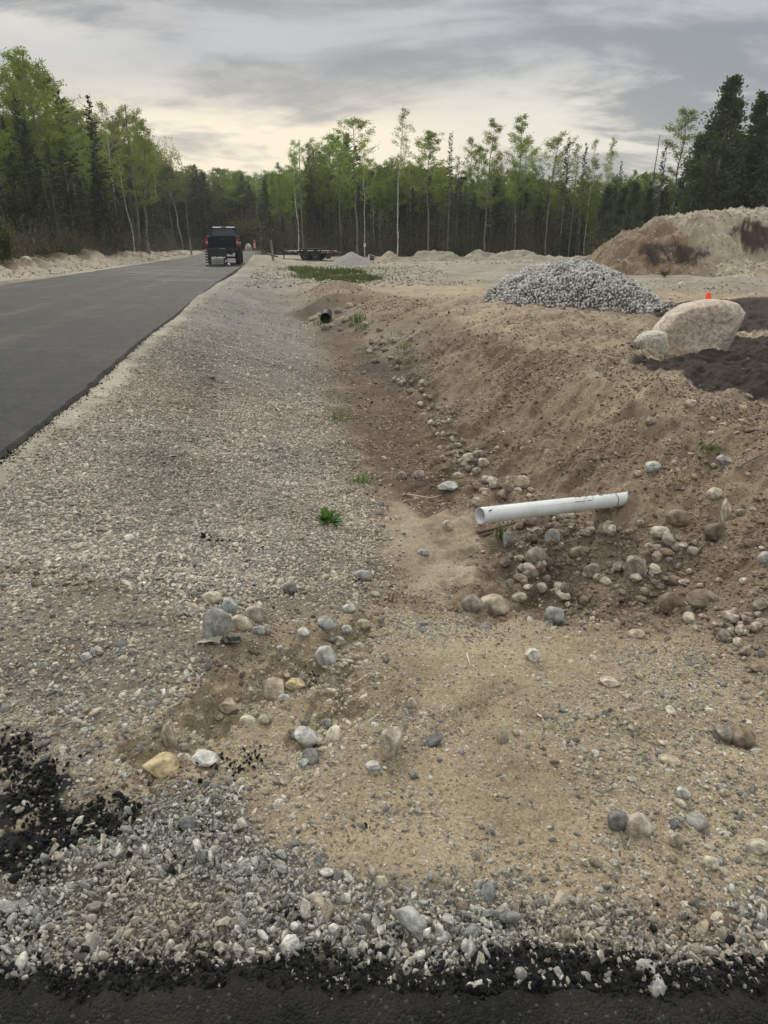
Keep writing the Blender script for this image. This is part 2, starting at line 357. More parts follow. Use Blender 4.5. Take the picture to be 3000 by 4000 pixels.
# ------------------------------------------------------------------ material helpers
def new_mat(name):
    m = bpy.data.materials.new(name); m.use_nodes = True
    global N, L, nt
    nt = m.node_tree; N = nt.nodes; L = nt.links
    return m, N['Principled BSDF']
def lnk(v, s):
    if isinstance(v, tuple): s.default_value = (*v, 1)
    elif isinstance(v, (int, float)): s.default_value = v
    else: L.new(v, s)
def attr(name, typ='GEOMETRY'):
    n = N.new('ShaderNodeAttribute'); n.attribute_name = name; n.attribute_type = typ; return n
def objco(): return N.new('ShaderNodeTexCoord').outputs['Object']
def bump(h, dist, strength=1.0, nrm=None):
    n = N.new('ShaderNodeBump'); n.inputs['Distance'].default_value = dist; n.inputs['Strength'].default_value = strength
    L.new(h, n.inputs['Height'])
    if nrm is not None: L.new(nrm, n.inputs['Normal'])
    return n.outputs[0]
def voro(vec, scale, feature='F1', rand=1.0):
    n = N.new('ShaderNodeTexVoronoi'); n.feature = feature; n.inputs['Scale'].default_value = scale
    n.inputs['Randomness'].default_value = rand; L.new(vec, n.inputs['Vector']); return n
def simple(name, c, rough=.6, metal=0.0, var=.25, scale=12, bmp=.004, c2=None, spec=.5, bscale=None):
    m, b = new_mat(name); co = objco()
    n = noise(co, scale, 5, .6)
    c2 = c2 or tuple(x*(1-var*1.6) for x in c)
    r = smooth(n, .32, .68)
    lnk(mixc(r, c2, c), b.inputs['Base Color'])
    b.inputs['Roughness'].default_value = rough; b.inputs['Metallic'].default_value = metal
    b.inputs['Specular IOR Level'].default_value = spec
    if bmp: L.new(bump(noise(co, bscale or scale*3, 5, .6), bmp), b.inputs['Normal'])
    return m

def make_ground_mat():
    m, b = new_mat('earth')
    at = attr('col'); pb = attr('peb').outputs['Fac']
    co = objco()
    v1 = voro(co, 62); v2 = voro(co, 21); v3 = voro(co, 150)
    s1 = N.new('ShaderNodeSeparateColor'); L.new(v1.outputs['Color'], s1.inputs[0])
    s2 = N.new('ShaderNodeSeparateColor'); L.new(v2.outputs['Color'], s2.inputs[0])
    s3 = N.new('ShaderNodeSeparateColor'); L.new(v3.outputs['Color'], s3.inputs[0])
    # grain value
    g = mth('ADD', mth('MULTIPLY', mth('SUBTRACT', s3.outputs[0], .5), .55), 1.0)
    g = mth('MULTIPLY', g, mth('ADD', .82, mth('MULTIPLY', noise(co, 6, 6, .65), .36)))
    vs = N.new('ShaderNodeVectorMath'); vs.operation = 'SCALE'; L.new(at.outputs['Color'], vs.inputs[0]); L.new(g, vs.inputs['Scale'])
    base = vs.outputs[0]
    ramp = N.new('ShaderNodeValToRGB'); L.new(s1.outputs[1], ramp.inputs[0]); r = ramp.color_ramp
    r.interpolation = 'CONSTANT'
    cols = [(0, (.10, .10, .105)), (.16, (.22, .215, .20)), (.34, (.36, .33, .28)), (.52, (.30, .25, .185)), (.68, (.46, .43, .38)), (.86, (.58, .56, .52)), (.95, (.25, .19, .14))]
    while len(r.elements) > 1: r.elements.remove(r.elements[-1])
    r.elements[0].position = 0; r.elements[0].color = (*cols[0][1], 1)
    for p_, c_ in cols[1:]:
        e = r.elements.new(p_); e.color = (*c_, 1)
    ramp2 = N.new('ShaderNodeValToRGB'); L.new(s2.outputs[1], ramp2.inputs[0]); r = ramp2.color_ramp
    r.interpolation = 'CONSTANT'
    while len(r.elements) > 1: r.elements.remove(r.elements[-1])
    r.elements[0].position = 0; r.elements[0].color = (.16, .15, .14, 1)
    for p_, c_ in cols[2:]:
        e = r.elements.new(p_); e.color = (*c_, 1)
    # small pebbles present where the cell's random < peb
    edge1 = mth('SUBTRACT', 1.0, smooth(v1.outputs['Distance'], .0060, .0085))
    f1 = mth('MULTIPLY', mth('LESS_THAN', s1.outputs[0], pb), edge1)
    edge2 = mth('SUBTRACT', 1.0, smooth(v2.outputs['Distance'], .016, .024))
    f2 = mth('MULTIPLY', mth('LESS_THAN', s2.outputs[0], mth('MULTIPLY', pb, .42)), edge2)
    c = mixc(mth('MULTIPLY', f1, .8), base, ramp.outputs[0])
    c = mixc(mth('MULTIPLY', f2, .8), c, ramp2.outputs[0])
    lnk(c, b.inputs['Base Color'])
    b.inputs['Roughness'].default_value = .92; b.inputs['Specular IOR Level'].default_value = .25
    hb = mth('ADD', mth('MULTIPLY', mth('MULTIPLY', f1, mth('SUBTRACT', .012, v1.outputs['Distance'])), .8), mth('MULTIPLY', mth('MULTIPLY', f2, mth('SUBTRACT', .03, v2.outputs['Distance'])), .7))
    hb = mth('ADD', hb, mth('MULTIPLY', noise(co, 70, 5, .7), .007))
    hb = mth('ADD', hb, mth('MULTIPLY', noise(co, 9, 6, .65), .028))
    L.new(bump(hb, 1.0, .8), b.inputs['Normal'])
    return m
MAT = {'earth': make_ground_mat()}

def set_attr(me, name, arr, typ):
    a = me.attributes.new(name, typ, 'POINT')
    if typ == 'FLOAT_COLOR':
        v = np.ones((len(arr), 4), np.float32); v[:, :3] = arr; a.data.foreach_set('color', v.ravel())
    elif typ == 'FLOAT_VECTOR': a.data.foreach_set('vector', np.asarray(arr, np.float32).ravel())
    else: a.data.foreach_set('value', np.asarray(arr).ravel())
def mesh_np(name, V, F, mats=(), smooth_=True, mi=None):
    """V (n,3); F (m,3) or (m,4) int array"""
    V = np.asarray(V, np.float32); F = np.asarray(F, np.int32)
    me = bpy.data.meshes.new(name); k = F.shape[1]
    me.vertices.add(len(V)); me.vertices.foreach_set('co', V.ravel())
    me.loops.add(F.size); me.loops.foreach_set('vertex_index', F.ravel())
    me.polygons.add(len(F)); me.polygons.foreach_set('loop_start', np.arange(0, F.size, k, dtype=np.int32))
    if smooth_: me.polygons.foreach_set('use_smooth', np.ones(len(F), bool))
    for m in mats: me.materials.append(m)
    if mi is not None: me.polygons.foreach_set('material_index', np.asarray(mi, np.int32))
    me.update(calc_edges=True); return me
def tag(o, label=None, cat=None, group=None, kind=None):
    if label: o['label'] = label
    if cat: o['category'] = cat
    if group: o['group'] = group
    if kind: o['kind'] = kind
    return o
def link(name, me, parent=None, loc=None, rot=None, scale=None):
    o = bpy.data.objects.new(name, me); col.objects.link(o)
    if parent: o.parent = parent
    if loc is not None: o.location = loc
    if rot is not None: o.rotation_euler = rot
    if scale is not None: o.scale = scale if not isinstance(scale, (int, float)) else (scale,)*3
    return o
def thing(name, label, cat, loc, rz=0, group=None):
    o = link(name, None, loc=loc, rot=(0, 0, rz)); o.empty_display_size = .1
    return tag(o, label, cat, group)
def gridF(nr, nc):
    i = np.arange(nr-1)[:, None]*nc+np.arange(nc-1)[None]
    return np.stack([i, i+1, i+nc+1, i+nc], -1).reshape(-1, 4)

# ------------------------------------------------------------------ terrain mesh
vv = np.concatenate([np.arange(2300, 1000, -1.8), np.arange(1000, 850, -1.4), np.arange(850, 650, -.85), np.arange(650, 541, -.9)])
ys = np.array([P(830, v)[1] for v in vv]); ys = ys[ys < 90]
ys = np.concatenate([np.linspace(-1.1, ys[0]-.03, 12), ys, np.geomspace(ys[-1]*1.03, 900, 26)])
aa = np.concatenate([-np.geomspace(2.6, .66, 24)[:-1], np.linspace(-.64, .64, 760), np.geomspace(.66, 2.6, 24)[1:]])
YY = np.repeat(ys[:, None], len(aa), 1); XX = aa[None]*(YY+OFF)
ZZ = H(XX.ravel(), YY.ravel())
V = np.stack([XX.ravel(), YY.ravel(), ZZ], 1)
me = mesh_np('ground', V, gridF(len(ys), len(aa)), [MAT['earth']])
m_ = zones(V[:, 0], V[:, 1])
set_attr(me, 'col', ground_col(V[:, 0], V[:, 1], m_), 'FLOAT_COLOR')
def pebf(x, y, m):
    p = .30+.25*fbm(x*1.3, y*1.3, 111, 3)
    for k, v in (('toe', .8), ('sand', .42), ('slope', .95), ('grit', .8), ('crush', .85), ('ditch', .35), ('depo', .04), ('mud', .1), ('wet', .3), ('tan2', .35), ('track', .15), ('berm', .8)):
        p = p*(1-m[k])+v*m[k]
    p = p*(1-.6*m['shoulder'])
    for k in ('soilA', 'soilB', 'grass'): p = p*(1-m[k])+.04*m[k]
    for k in ('tar', 'tar2', 'tar3'): p = p*(1-m[k]*.9)
    return np.clip(p, 0, 1)
set_attr(me, 'peb', pebf(V[:, 0], V[:, 1], m_).astype(np.float32), 'FLOAT')
tag(link('ground', me), kind='structure')

# ------------------------------------------------------------------ asphalt
def asphalt(name, c=(.033, .033, .034), fleck=.5, spec=.15):
    m, b = new_mat(name); co = objco()
    v = voro(co, 140); s = N.new('ShaderNodeSeparateColor'); L.new(v.outputs['Color'], s.inputs[0])
    g = mth('ADD', .55, mth('MULTIPLY', s.outputs[0], .9))
    g = mth('MULTIPLY', g, mth('ADD', .75, mth('MULTIPLY', noise(co, .8, 5, .6), .5)))
    vs = N.new('ShaderNodeVectorMath'); vs.operation = 'SCALE'; vs.inputs[0].default_value = c; L.new(g, vs.inputs['Scale'])
    d = attr('dust').outputs['Fac']
    d2 = mth('MULTIPLY', d, smooth(noise(co, 2.5, 6, .7), .30, .70))
    cc = mixc(mth('MULTIPLY', d2, .8), vs.outputs[0], (.20, .185, .16))
    pale = mth('MULTIPLY', mth('GREATER_THAN', s.outputs[1], .985), fleck)
    cc = mixc(pale, cc, (.35, .34, .32))
    lnk(cc, b.inputs['Base Color']); b.inputs['Roughness'].default_value = .66 if spec > .2 else .8; b.inputs['Specular IOR Level'].default_value = spec
    h = mth('ADD', mth('MULTIPLY', v.outputs['Distance'], -.6), mth('MULTIPLY', noise(co, 45, 4, .7), .012))
    L.new(bump(h, .35, .5), b.inputs['Normal'])
    return m
MAT['asphalt'] = asphalt('asphalt_paving', (.022, .022, .0225), .5, .22)
MAT['fresh'] = asphalt('fresh_asphalt', (.010, .010, .0095), .12, .08)
yr = np.concatenate([np.arange(-5, 14, .06), np.arange(14, 60, .25), np.arange(60, 108.5, 1.0)])
tt = np.concatenate([[0, 0], np.linspace(0, .05, 6), np.linspace(.07, .93, 70), np.linspace(.95, .999, 12), [1, 1]])
R_, L_ = xr(yr), xl(yr)
rag = .018*fbm(yr*5, yr*0+3, 5, 3)+.010*vn(yr*13, yr*0, 7)+.02*vn(yr*.4, yr*0, 8)
rag2 = .05*fbm(yr*3, yr*0+9, 15, 3)
X2 = (L_+rag2)[:, None]*(1-tt)[None]+(R_+rag)[:, None]*tt[None]
Y2 = np.repeat(yr[:, None], len(tt), 1)
Z2 = RZ+.03*np.sin(np.pi*tt)[None]+.004*fbm(X2*.8, Y2*.8, 9, 2)+.0025*fbm(X2*22, Y2*22, 19, 2)*(Y2 < 14)
Z2[:, 0] = -.1; Z2[:, -1] = -.05; Z2[:, -1] = np.minimum(Z2[:, -1], -.05)
X2[:, -1] += .035; X2[:, 0] -= .03
me = mesh_np('road', np.stack([X2.ravel(), Y2.ravel(), Z2.ravel()], 1), gridF(len(yr), len(tt)), [MAT['asphalt']])
x_, y_ = X2.ravel(), Y2.ravel()
dust = .10+.55*ss(fbm(x_*.25, y_*.9, 121, 3), .05, .7)*ss(y_, 17, 32)
for cxx, cyy, rr in ((-16, 44, 9), (-15, 46, 8), (-13, 42, 9.5), (-19, 50, 12), (-6, 40, 8)):    # arcs of tyre dust
    dd = np.abs(np.hypot((x_-cxx), (y_-cyy))-rr)
    dust = dust+.8*np.exp(-(dd/.22)**2)*ss(vn(x_*.2, y_*.2, int(rr*10)), -.35, .2)*ss(y_, 24, 30)*(1-ss(y_, 55, 65))
tr_ = (x_-xl(y_))/(xr(y_)-xl(y_))
for q_, w_ in ((.56, .025), (.74, .03), (.30, .03), (.13, .03)): dust = dust+.30*np.exp(-((tr_-q_-.01*vn(y_*.15, y_*0, 3))/w_)**2)*(.4+.6*ss(fbm(x_*.5, y_*.2, 126, 2), -.3, .4))
dust = dust+.25*ss(y_, 60, 90)+.12*ss(fbm(x_*.8, y_*2.2, 123, 4), .35, .8)
set_attr(me, 'dust', np.clip(dust, 0, 1).astype(np.float32), 'FLOAT')
tag(link('road', me), kind='structure')
# driveway apron under the camera
xd = np.linspace(-7, 7, 900); ye = 1.075+.018*fbm(xd*6, xd*0, 31, 4)+.012*vn(xd*24, xd*0, 33)
ee = np.concatenate([np.linspace(-3.5, .45, 16), np.linspace(.5, 1, 70)]); n_ = len(ee)
tps_ = np.concatenate([ee, [1.0]])
XD = np.repeat(xd[None], len(tps_), 0); YD = np.where(tps_[:, None] > 0, tps_[:, None]*ye[None], tps_[:, None]+0*ye[None])
ZD = .035-.004*0+.006*fbm(XD*16, YD*16, 37, 3)*ss(YD, .3, .6)-.035*ss(YD-ye[None], -.10, .0)
ZD[-1] = -.08; YD[-1] += .015
me = mesh_np('driveway_paving', np.stack([XD.ravel(), YD.ravel(), ZD.ravel()], 1), gridF(len(tps_), len(xd)), [MAT['fresh']])
set_attr(me, 'dust', (np.clip(.1+.5*(1-ss(YD, .8, .98)), 0, 1)).ravel().astype(np.float32)*0+.16, 'FLOAT')
tag(link('driveway_paving', me), kind='structure')

# ------------------------------------------------------------------ stones
def stone_mat(name, use, c=(.4, .38, .34), rough=.85, fine=40, dark=.62):
    m, b = new_mat(name); co = objco()
    if use == 'inst': pass
    if use == 'inst': base = attr('col', 'INSTANCER').outputs['Color']
    elif use == 'obj': base = N.new('ShaderNodeObjectInfo').outputs['Color']
    else: base = None
    zs = (1, 1, 2.0 if use == 'obj' else 1)
    n = noise(co, 2.6, 5, .65, sc=zs); n2 = noise(co, fine, 4, .7, sc=zs)
    g = mth('MULTIPLY', mth('ADD', .55, mth('MULTIPLY', smooth(n, .3, .7), .75)), mth('ADD', .66, mth('MULTIPLY', n2, .68)))
    if use == 'obj':
        mu = smooth(noise(co, 1.6, 5, .7, .2, off=(3, 1, 2)), .48, .62); g = mth('MULTIPLY', g, mth('SUBTRACT', 1.0, mth('MULTIPLY', mu, .38)))
    vs = N.new('ShaderNodeVectorMath'); vs.operation = 'SCALE'; L.new(g, vs.inputs['Scale'])
    if base is not None: L.new(base, vs.inputs[0])
    else: vs.inputs[0].default_value = c
    lnk(vs.outputs[0], b.inputs['Base Color']); b.inputs['Roughness'].default_value = rough
    b.inputs['Specular IOR Level'].default_value = .3
    L.new(bump(mth('ADD', mth('MULTIPLY', n, .05), mth('MULTIPLY', n2, .02)), 1.0 if use == 'inst' else .35, .45), b.inputs['Normal'])
    return m
MAT['stone_i'] = stone_mat('gravel_stone', 'inst', fine=9)
MAT['stone_o'] = stone_mat('cobble_stone', 'obj', fine=14)
def ico(sub):
    bm = bmesh.new(); bmesh.ops.create_icosphere(bm, subdivisions=sub, radius=.5)
    V = np.array([v.co[:] for v in bm.verts]); F = np.array([[v.index for v in f.verts] for f in bm.faces]); bm.free(); return V, F
ICO = {s: ico(s) for s in (1, 2, 3, 4)}
def n3(V, f, s):
    return (vn(V[:, 0]*f+s, V[:, 1]*f, s)+vn(V[:, 1]*f+s*.3, V[:, 2]*f, s+1)+vn(V[:, 2]*f, V[:, 0]*f-s*.2, s+2))/3
def round_stone(seed, sub=2, amp=.18, flat=.62):
    V, F = ICO[sub]; V = V.copy(); r = np.random.default_rng(seed)
    d = 1+amp*n3(V, 2.4, seed)+amp*.45*n3(V, 6, seed+40)
    if sub > 2: d = d+.03*n3(V, 16, seed+80)
    V = V*d[:, None]
    for k in range(3 if sub < 4 else 4):      # a few worn flats
        nrm = r.normal(size=3); nrm /= np.linalg.norm(nrm); lim = r.uniform(.36, .46)
        t = V@nrm; o = np.maximum(t-lim, 0); V = V-nrm[None]*(o*.8)[:, None]
    return V*np.array([1.0, r.uniform(.72, .92), r.uniform(flat*.8, flat*1.2)]), F
def crag(seed, n=15, bev=True):
    r = np.random.default_rng(seed); bm = bmesh.new()
    p = r.normal(size=(n, 3)); p /= np.linalg.norm(p, axis=1)[:, None]
    p *= .5*r.uniform(.75, 1.05, (n, 1)); p *= np.array([1.05, .8, .62])
    for q in p: bm.verts.new(q)
    bmesh.ops.convex_hull(bm, input=bm.verts)
    bmesh.ops.delete(bm, geom=[v for v in bm.verts if not v.link_faces], context='VERTS')
    if bev:
        bmesh.ops.bevel(bm, geom=list(bm.edges), offset=.022, segments=1, affect='EDGES')
    bmesh.ops.triangulate(bm, faces=bm.faces)
    bm.normal_update()
    V = np.array([v.co[:] for v in bm.verts]); bm.verts.index_update()
    F = np.array([[v.index for v in f.verts] for f in bm.faces]); bm.free(); return V, F
hid = bpy.data.collections.new('stone_shapes')
def proto_coll(name, items):
    c = bpy.data.collections.new(name)
    for i, me in enumerate(items):
        o = bpy.data.objects.new('%s_%02d' % (name, i), me); c.objects.link(o)
    return c
RD = [mesh_np('stone', *round_stone(100+i, 2), [MAT['stone_i']]) for i in range(8)]
CR = [mesh_np('stone', *crag(200+i, rnd.choice((11, 13, 16))), [MAT['stone_i']], smooth_=False) for i in range(9)]
C_ROUND = proto_coll('pebble_shape', RD); C_CRAG = proto_coll('crag_shape', CR)
C_MIX = proto_coll('mixed_shape', RD[:5]+CR[:5])
def scatter(name, pts, rot, scl, cols, idx, coll, label, cat, kind='stuff', cname='col'):
    me = bpy.data.meshes.new(name); me.vertices.add(len(pts)); me.vertices.foreach_set('co', np.asarray(pts, np.float32).ravel())
    set_attr(me, 'rot', rot, 'FLOAT_VECTOR'); set_attr(me, 'scl', scl, 'FLOAT_VECTOR'); set_attr(me, 'pick', idx.astype(np.int32), 'INT')
    set_attr(me, 'col', cols, 'FLOAT_COLOR')
    o = link(name, me); tag(o, label, cat, kind=kind)
    g = bpy.data.node_groups.new(name+'_scatter', 'GeometryNodeTree')
    g.interface.new_socket('Geometry', in_out='INPUT', socket_type='NodeSocketGeometry')
    g.interface.new_socket('Geometry', in_out='OUTPUT', socket_type='NodeSocketGeometry')
    gi = g.nodes.new('NodeGroupInput'); go = g.nodes.new('NodeGroupOutput')
    ip = g.nodes.new('GeometryNodeInstanceOnPoints'); ci = g.nodes.new('GeometryNodeCollectionInfo')
    ci.inputs['Collection'].default_value = coll; ci.inputs['Separate Children'].default_value = True; ci.inputs['Reset Children'].default_value = True
    def na(nm, t):
        a = g.nodes.new('GeometryNodeInputNamedAttribute'); a.data_type = t; a.inputs['Name'].default_value = nm; return a.outputs['Attribute']
    g.links.new(gi.outputs[0], ip.inputs['Points']); g.links.new(ci.outputs[0], ip.inputs['Instance'])
    ip.inputs['Pick Instance'].default_value = True
    g.links.new(na('pick', 'INT'), ip.inputs['Instance Index'])
    g.links.new(na('rot', 'FLOAT_VECTOR'), ip.inputs['Rotation']); g.links.new(na('scl', 'FLOAT_VECTOR'), ip.inputs['Scale'])
    g.links.new(ip.outputs[0], go.inputs[0])
    md = o.modifiers.new('scatter', 'NODES'); md.node_group = g
    return o
PAL = {
 'lime': np.array([(.40,.39,.365),(.32,.32,.31),(.48,.47,.44),(.23,.235,.235),(.42,.395,.345),(.56,.55,.51),(.34,.31,.26),(.33,.33,.325),(.27,.265,.25)]),
 'mixg': np.array([(.40,.37,.32),(.33,.31,.28),(.49,.455,.39),(.24,.225,.21),(.56,.52,.44),(.37,.31,.24),(.43,.41,.375),(.62,.595,.53),(.29,.24,.195),(.21,.205,.20)]),
 'till': np.array([(.34,.30,.245),(.26,.225,.18),(.44,.39,.31),(.19,.18,.17),(.50,.45,.37),(.30,.245,.185),(.30,.29,.27),(.14,.14,.14),(.52,.50,.46)]),
 'brown': np.array([(.28,.22,.165),(.23,.18,.135),(.36,.295,.23),(.20,.16,.125),(.42,.36,.285),(.30,.25,.20)]),
 'tar': np.array([(.008,.008,.008),(.012,.012,.012),(.006,.006,.007)])}
def pick_cols(pal, n, jit=.12):
    c = PAL[pal][rng.integers(0, len(PAL[pal]), n)]*np.array([1.0, .985, .955])*1.02
    if pal == 'mixg': c = (c*.85+np.array([[.355, .335, .295]])*.15)*np.array([.99, .975, .955])
    return np.clip(c*(1+jit*rng.normal(size=(n, 1))), .004, .8)
SIZES = [.0075, .0115, .0175, .026, .037, .054]
DENS = {  # zone: per square metre, per size
 'crush': [9000, 7000, 4300, 1000, 120, 3], 'rim': [0, 0, 0, 500, 260, 60], 'slope': [0, 4200, 3400, 720, 50, 6], 'grit': [7500, 5500, 2400, 480, 50, 6], 'sand': [5200, 1700, 300, 60, 9, 2], 'gully': [5000, 3000, 1500, 500, 110, 10],
 'bank': [2200, 2200, 950, 300, 75, 12], 'toe': [2500, 2600, 1600, 700, 230, 60], 'ditch': [1500, 1500, 800, 320, 80, 12], 'far': [0, 0, 0, 0, 22, 10], 'depo': [900, 160, 30, 8, 1, 0]}
coll_pts = {'crag': [], 'round': []}
for si, d in enumerate(SIZES):
    Y1 = min(d/.00185, 30); dm = max(v[si] for v in DENS.values())
    area = (.62*Y1*Y1+3.8*Y1)*1.1; n = int(dm*area)
    # uniform in the sector
    yy = rng.uniform(.98, Y1, int(n*2.0)); keep = rng.uniform(0, 1, len(yy)) < (1.24*yy+3.6)/(1.24*Y1+3.6); yy = yy[keep]
    xx = rng.uniform(-1, 1, len(yy))*(.62*yy+1.8)+.3
    nreal = len(yy); A_ = np.trapezoid(2*(.62*np.linspace(.98, Y1, 200)+1.8), np.linspace(.98, Y1, 200)) if hasattr(np, 'trapezoid') else np.trapz(2*(.62*np.linspace(.98, Y1, 200)+1.8), np.linspace(.98, Y1, 200))
    dd = nreal/A_
    m = zones(xx, yy)
    base = DENS['bank'][si]*(1-ss(yy, 10, 16))+DENS['far'][si]*ss(yy, 10, 16)
    dens = np.where(xx > -.5, base, base); pal = np.zeros(nreal, int)     # 0 brown 1 till 2 mixg 3 lime
    zone_p = {'rim': 0, 'toe': 0, 'sand': 1, 'slope': 2, 'grit': 1, 'crush': 3, 'ditch': 0, 'depo': 1}
    for k in ('toe', 'sand', 'slope', 'grit', 'crush', 'ditch', 'depo', 'rim'):
        dens = dens*(1-m[k])+DENS[k][si]*m[k]; pal[rng.uniform(0, 1, nreal) < m[k]] = zone_p[k]
    gd = np.minimum(np.minimum(seg_d(xx, yy, G1), seg_d(xx, yy, G2)), seg_d(xx, yy, G3)+.03); gm = 1-ss(gd+.03*fbm(xx*8, yy*8, 133, 2), .07, .13)
    dens = dens*(1-gm)+DENS['gully'][si]*gm; pal[rng.uniform(0, 1, nreal) < gm] = 2
    clump = .35+1.3*ss(fbm(xx*2.3, yy*2.3, 131, 3), -.55, .6)
    if si >= 4: dens = dens*(1+5*m['crush']*(yy < 1.24)*(si == 4)+2.5*m['crush']*(si == 4)*(np.abs(yy-1.42) < .05))
    lo = np.where((pal == 3) | (pal == 2), .25, 1.0)
    dens = dens*(lo*clump+(1-lo))
    dens = dens*(1-.93*m['shoulder'])*(1-.97*m['soilA'])*(1-.95*m['soilB'])*(1-.9*m['grass'])*(1-.8*m['track'])*(1-.7*m['mud'])
    dens = dens*(1-.80*m['tar'])*(1-.75*m['tar3'])*(1-.86*ss(m['tar2'], .3, .9))*(m['off'] > .02)*(1-m['left'])
    k = rng.uniform(0, dd, nreal) < dens
    xx, yy, pal = xx[k], yy[k], pal[k]; n = len(xx)
    s = d*np.exp(.28*rng.normal(size=n))
    cc = np.zeros((n, 3))
    for i, nm in enumerate(('brown', 'till', 'mixg', 'lime')):
        q = pal == i; cc[q] = pick_cols(nm, int(q.sum()))
    # stones in the dusty foreground turn browner in patches
    br = ss(fbm(xx*1.6, yy*2.6, 141, 3), .0, .5)*(pal == 3)*.35*(1-ss(np.abs(yy-1.37), .15, .4))
    cc = cc*(1-br[:, None])+cc*np.array([[.85, .66, .46]])*br[:, None]
    st_ = np.exp(-((xx-xr(yy)-1.15-.15*fbm(xx*.8, yy*.8, 81, 2))/.32)**2)*ss(yy, 3.5, 6); cc = cc*(1-.20*st_[:, None])
    tb = ss(fbm(xx*.7+3, yy*.35, 161, 3), -.1, .5)*(pal == 2)*.5; cc = cc*(1-tb[:, None])+cc*np.array([[.96, .89, .78]])*tb[:, None]; cc = cc*(1+.09*fbm(xx*1.1, yy*.6, 163, 3))[:, None]
    ang = np.where(pal == 3, .92, np.where(pal == 2, .35, np.where(pal == 0, .6, .15)))
    cl_ = (pal == 0) & (rng.uniform(0, 1, n) < .5); cc[cl_] = np.array([.15, .115, .085])*rng.uniform(.75, 1.25, (int(cl_.sum()), 1)); isa = rng.uniform(0, 1, n) < ang
    zz_ = H(xx, yy)+s*np.where(pal == 3, rng.uniform(-.10, .25, n), rng.uniform(-.25, .16, n))
    zz_ = np.maximum(zz_, np.where(yy < 1.1, .0, -9))
    lay = (pal == 3) & (rng.uniform(0, 1, n) < .3); zz_ = zz_+lay*s*.35
    pts = np.stack([xx, yy, zz_], 1)
    tilt = np.where(pal == 3, 1.3, .45)
    rot = np.stack([rng.normal(size=n)*tilt, rng.normal(size=n)*tilt, rng.uniform(0, 6.283, n)], 1)
    scl = s[:, None]*np.stack([rng.uniform(.95, 1.35, n), rng.uniform(.8, 1.1, n), rng.uniform(.75, 1.1, n)], 1)
    for nm, q in (('crag', isa), ('round', ~isa)): coll_pts[nm].append((pts[q], rot[q], scl[q], cc[q]))
for nm, coll, k, lab, oname in (('crag', C_CRAG, 9, 'angular grey crushed limestone gravel spread along the foreground', 'crushed_gravel'), ('round', C_ROUND, 8, 'small rounded grey and tan pebbles covering the ditch slopes', 'pebbles')):
    pts, rot, scl, cc = [np.concatenate([t[i] for t in coll_pts[nm]]) for i in range(4)]
    scatter(oname, pts, rot, scl, cc, rng.integers(0, k, len(pts)), coll, lab, 'gravel')
    print('STONES', oname, len(pts))
# loose crumbs of black asphalt mix
def crumbs():
    n = 60000; u = rng.uniform(-1.9, 1.9, n); y = rng.uniform(.98, 2.9, n); m = zones(u, y)
    p = 1.0*m['tar']*ss(fbm(u*7, y*7, 151, 3), -.9, -.3)+.8*m['tar3']*ss(fbm(u*7, y*7, 152, 3), -.5, .1)+.9*m['tar2']*ss(m['tar2'], .1, .6)
    band = np.exp(-((y-1.09)/.06)**2)*.9+.25*(y < 1.08); band2 = .10*ss(fbm(u*4, y*4, 153, 3), .35, .7)*(m['crush'])
    k = rng.uniform(0, 1, n) < np.clip(p*np.where(m['tar2'] > .2, .75, 1)+band*.6+band2, 0, 1)
    u, y = u[k], y[k]
    ex = []
    for (cu, cv, r, c) in ((462,1168,.07,60),(515,1185,.03,14),(560,1190,.035,16),(668,1430,.03,26),(775,1253,.025,14),(522,1640,.05,40),(500,1652,.05,30),(440,1790,.03,25),(108,1655,.05,30),(40,2010,.06,60),(790,1782,.012,6),(640,1985,.03,20)):
        x0, y0 = PTz(cu, cv); ex.append(np.stack([x0+rng.normal(size=c)*r, y0+rng.normal(size=c)*r*.8], 1))
    # crumbs broken off along the road edge
    ye_ = 3.0+11*rng.uniform(0, 1, 2500)**1.6; xe = xr(ye_)+np.abs(rng.normal(size=2500))*.05-.02
    ex = np.concatenate(ex+[np.stack([xe, ye_], 1)]); u = np.concatenate([u, ex[:, 0]]); y = np.concatenate([y, ex[:, 1]]); n = len(u)
    s = np.exp(rng.normal(size=n)*.4)*.011; z = H(u, y)+s*.35; z = np.maximum(z, np.where(y < 1.09, .02, -9))
    scatter('asphalt_crumbs', np.stack([u, y, z], 1), rng.uniform(0, 6, (n, 3)), s[:, None]*rng.uniform(.8, 1.3, (n, 3)), pick_cols('tar', n), rng.integers(0, 9, n), C_CRAG,
            'black crumbs of loose asphalt mix spilled over the gravel', 'asphalt crumbs')
crumbs()

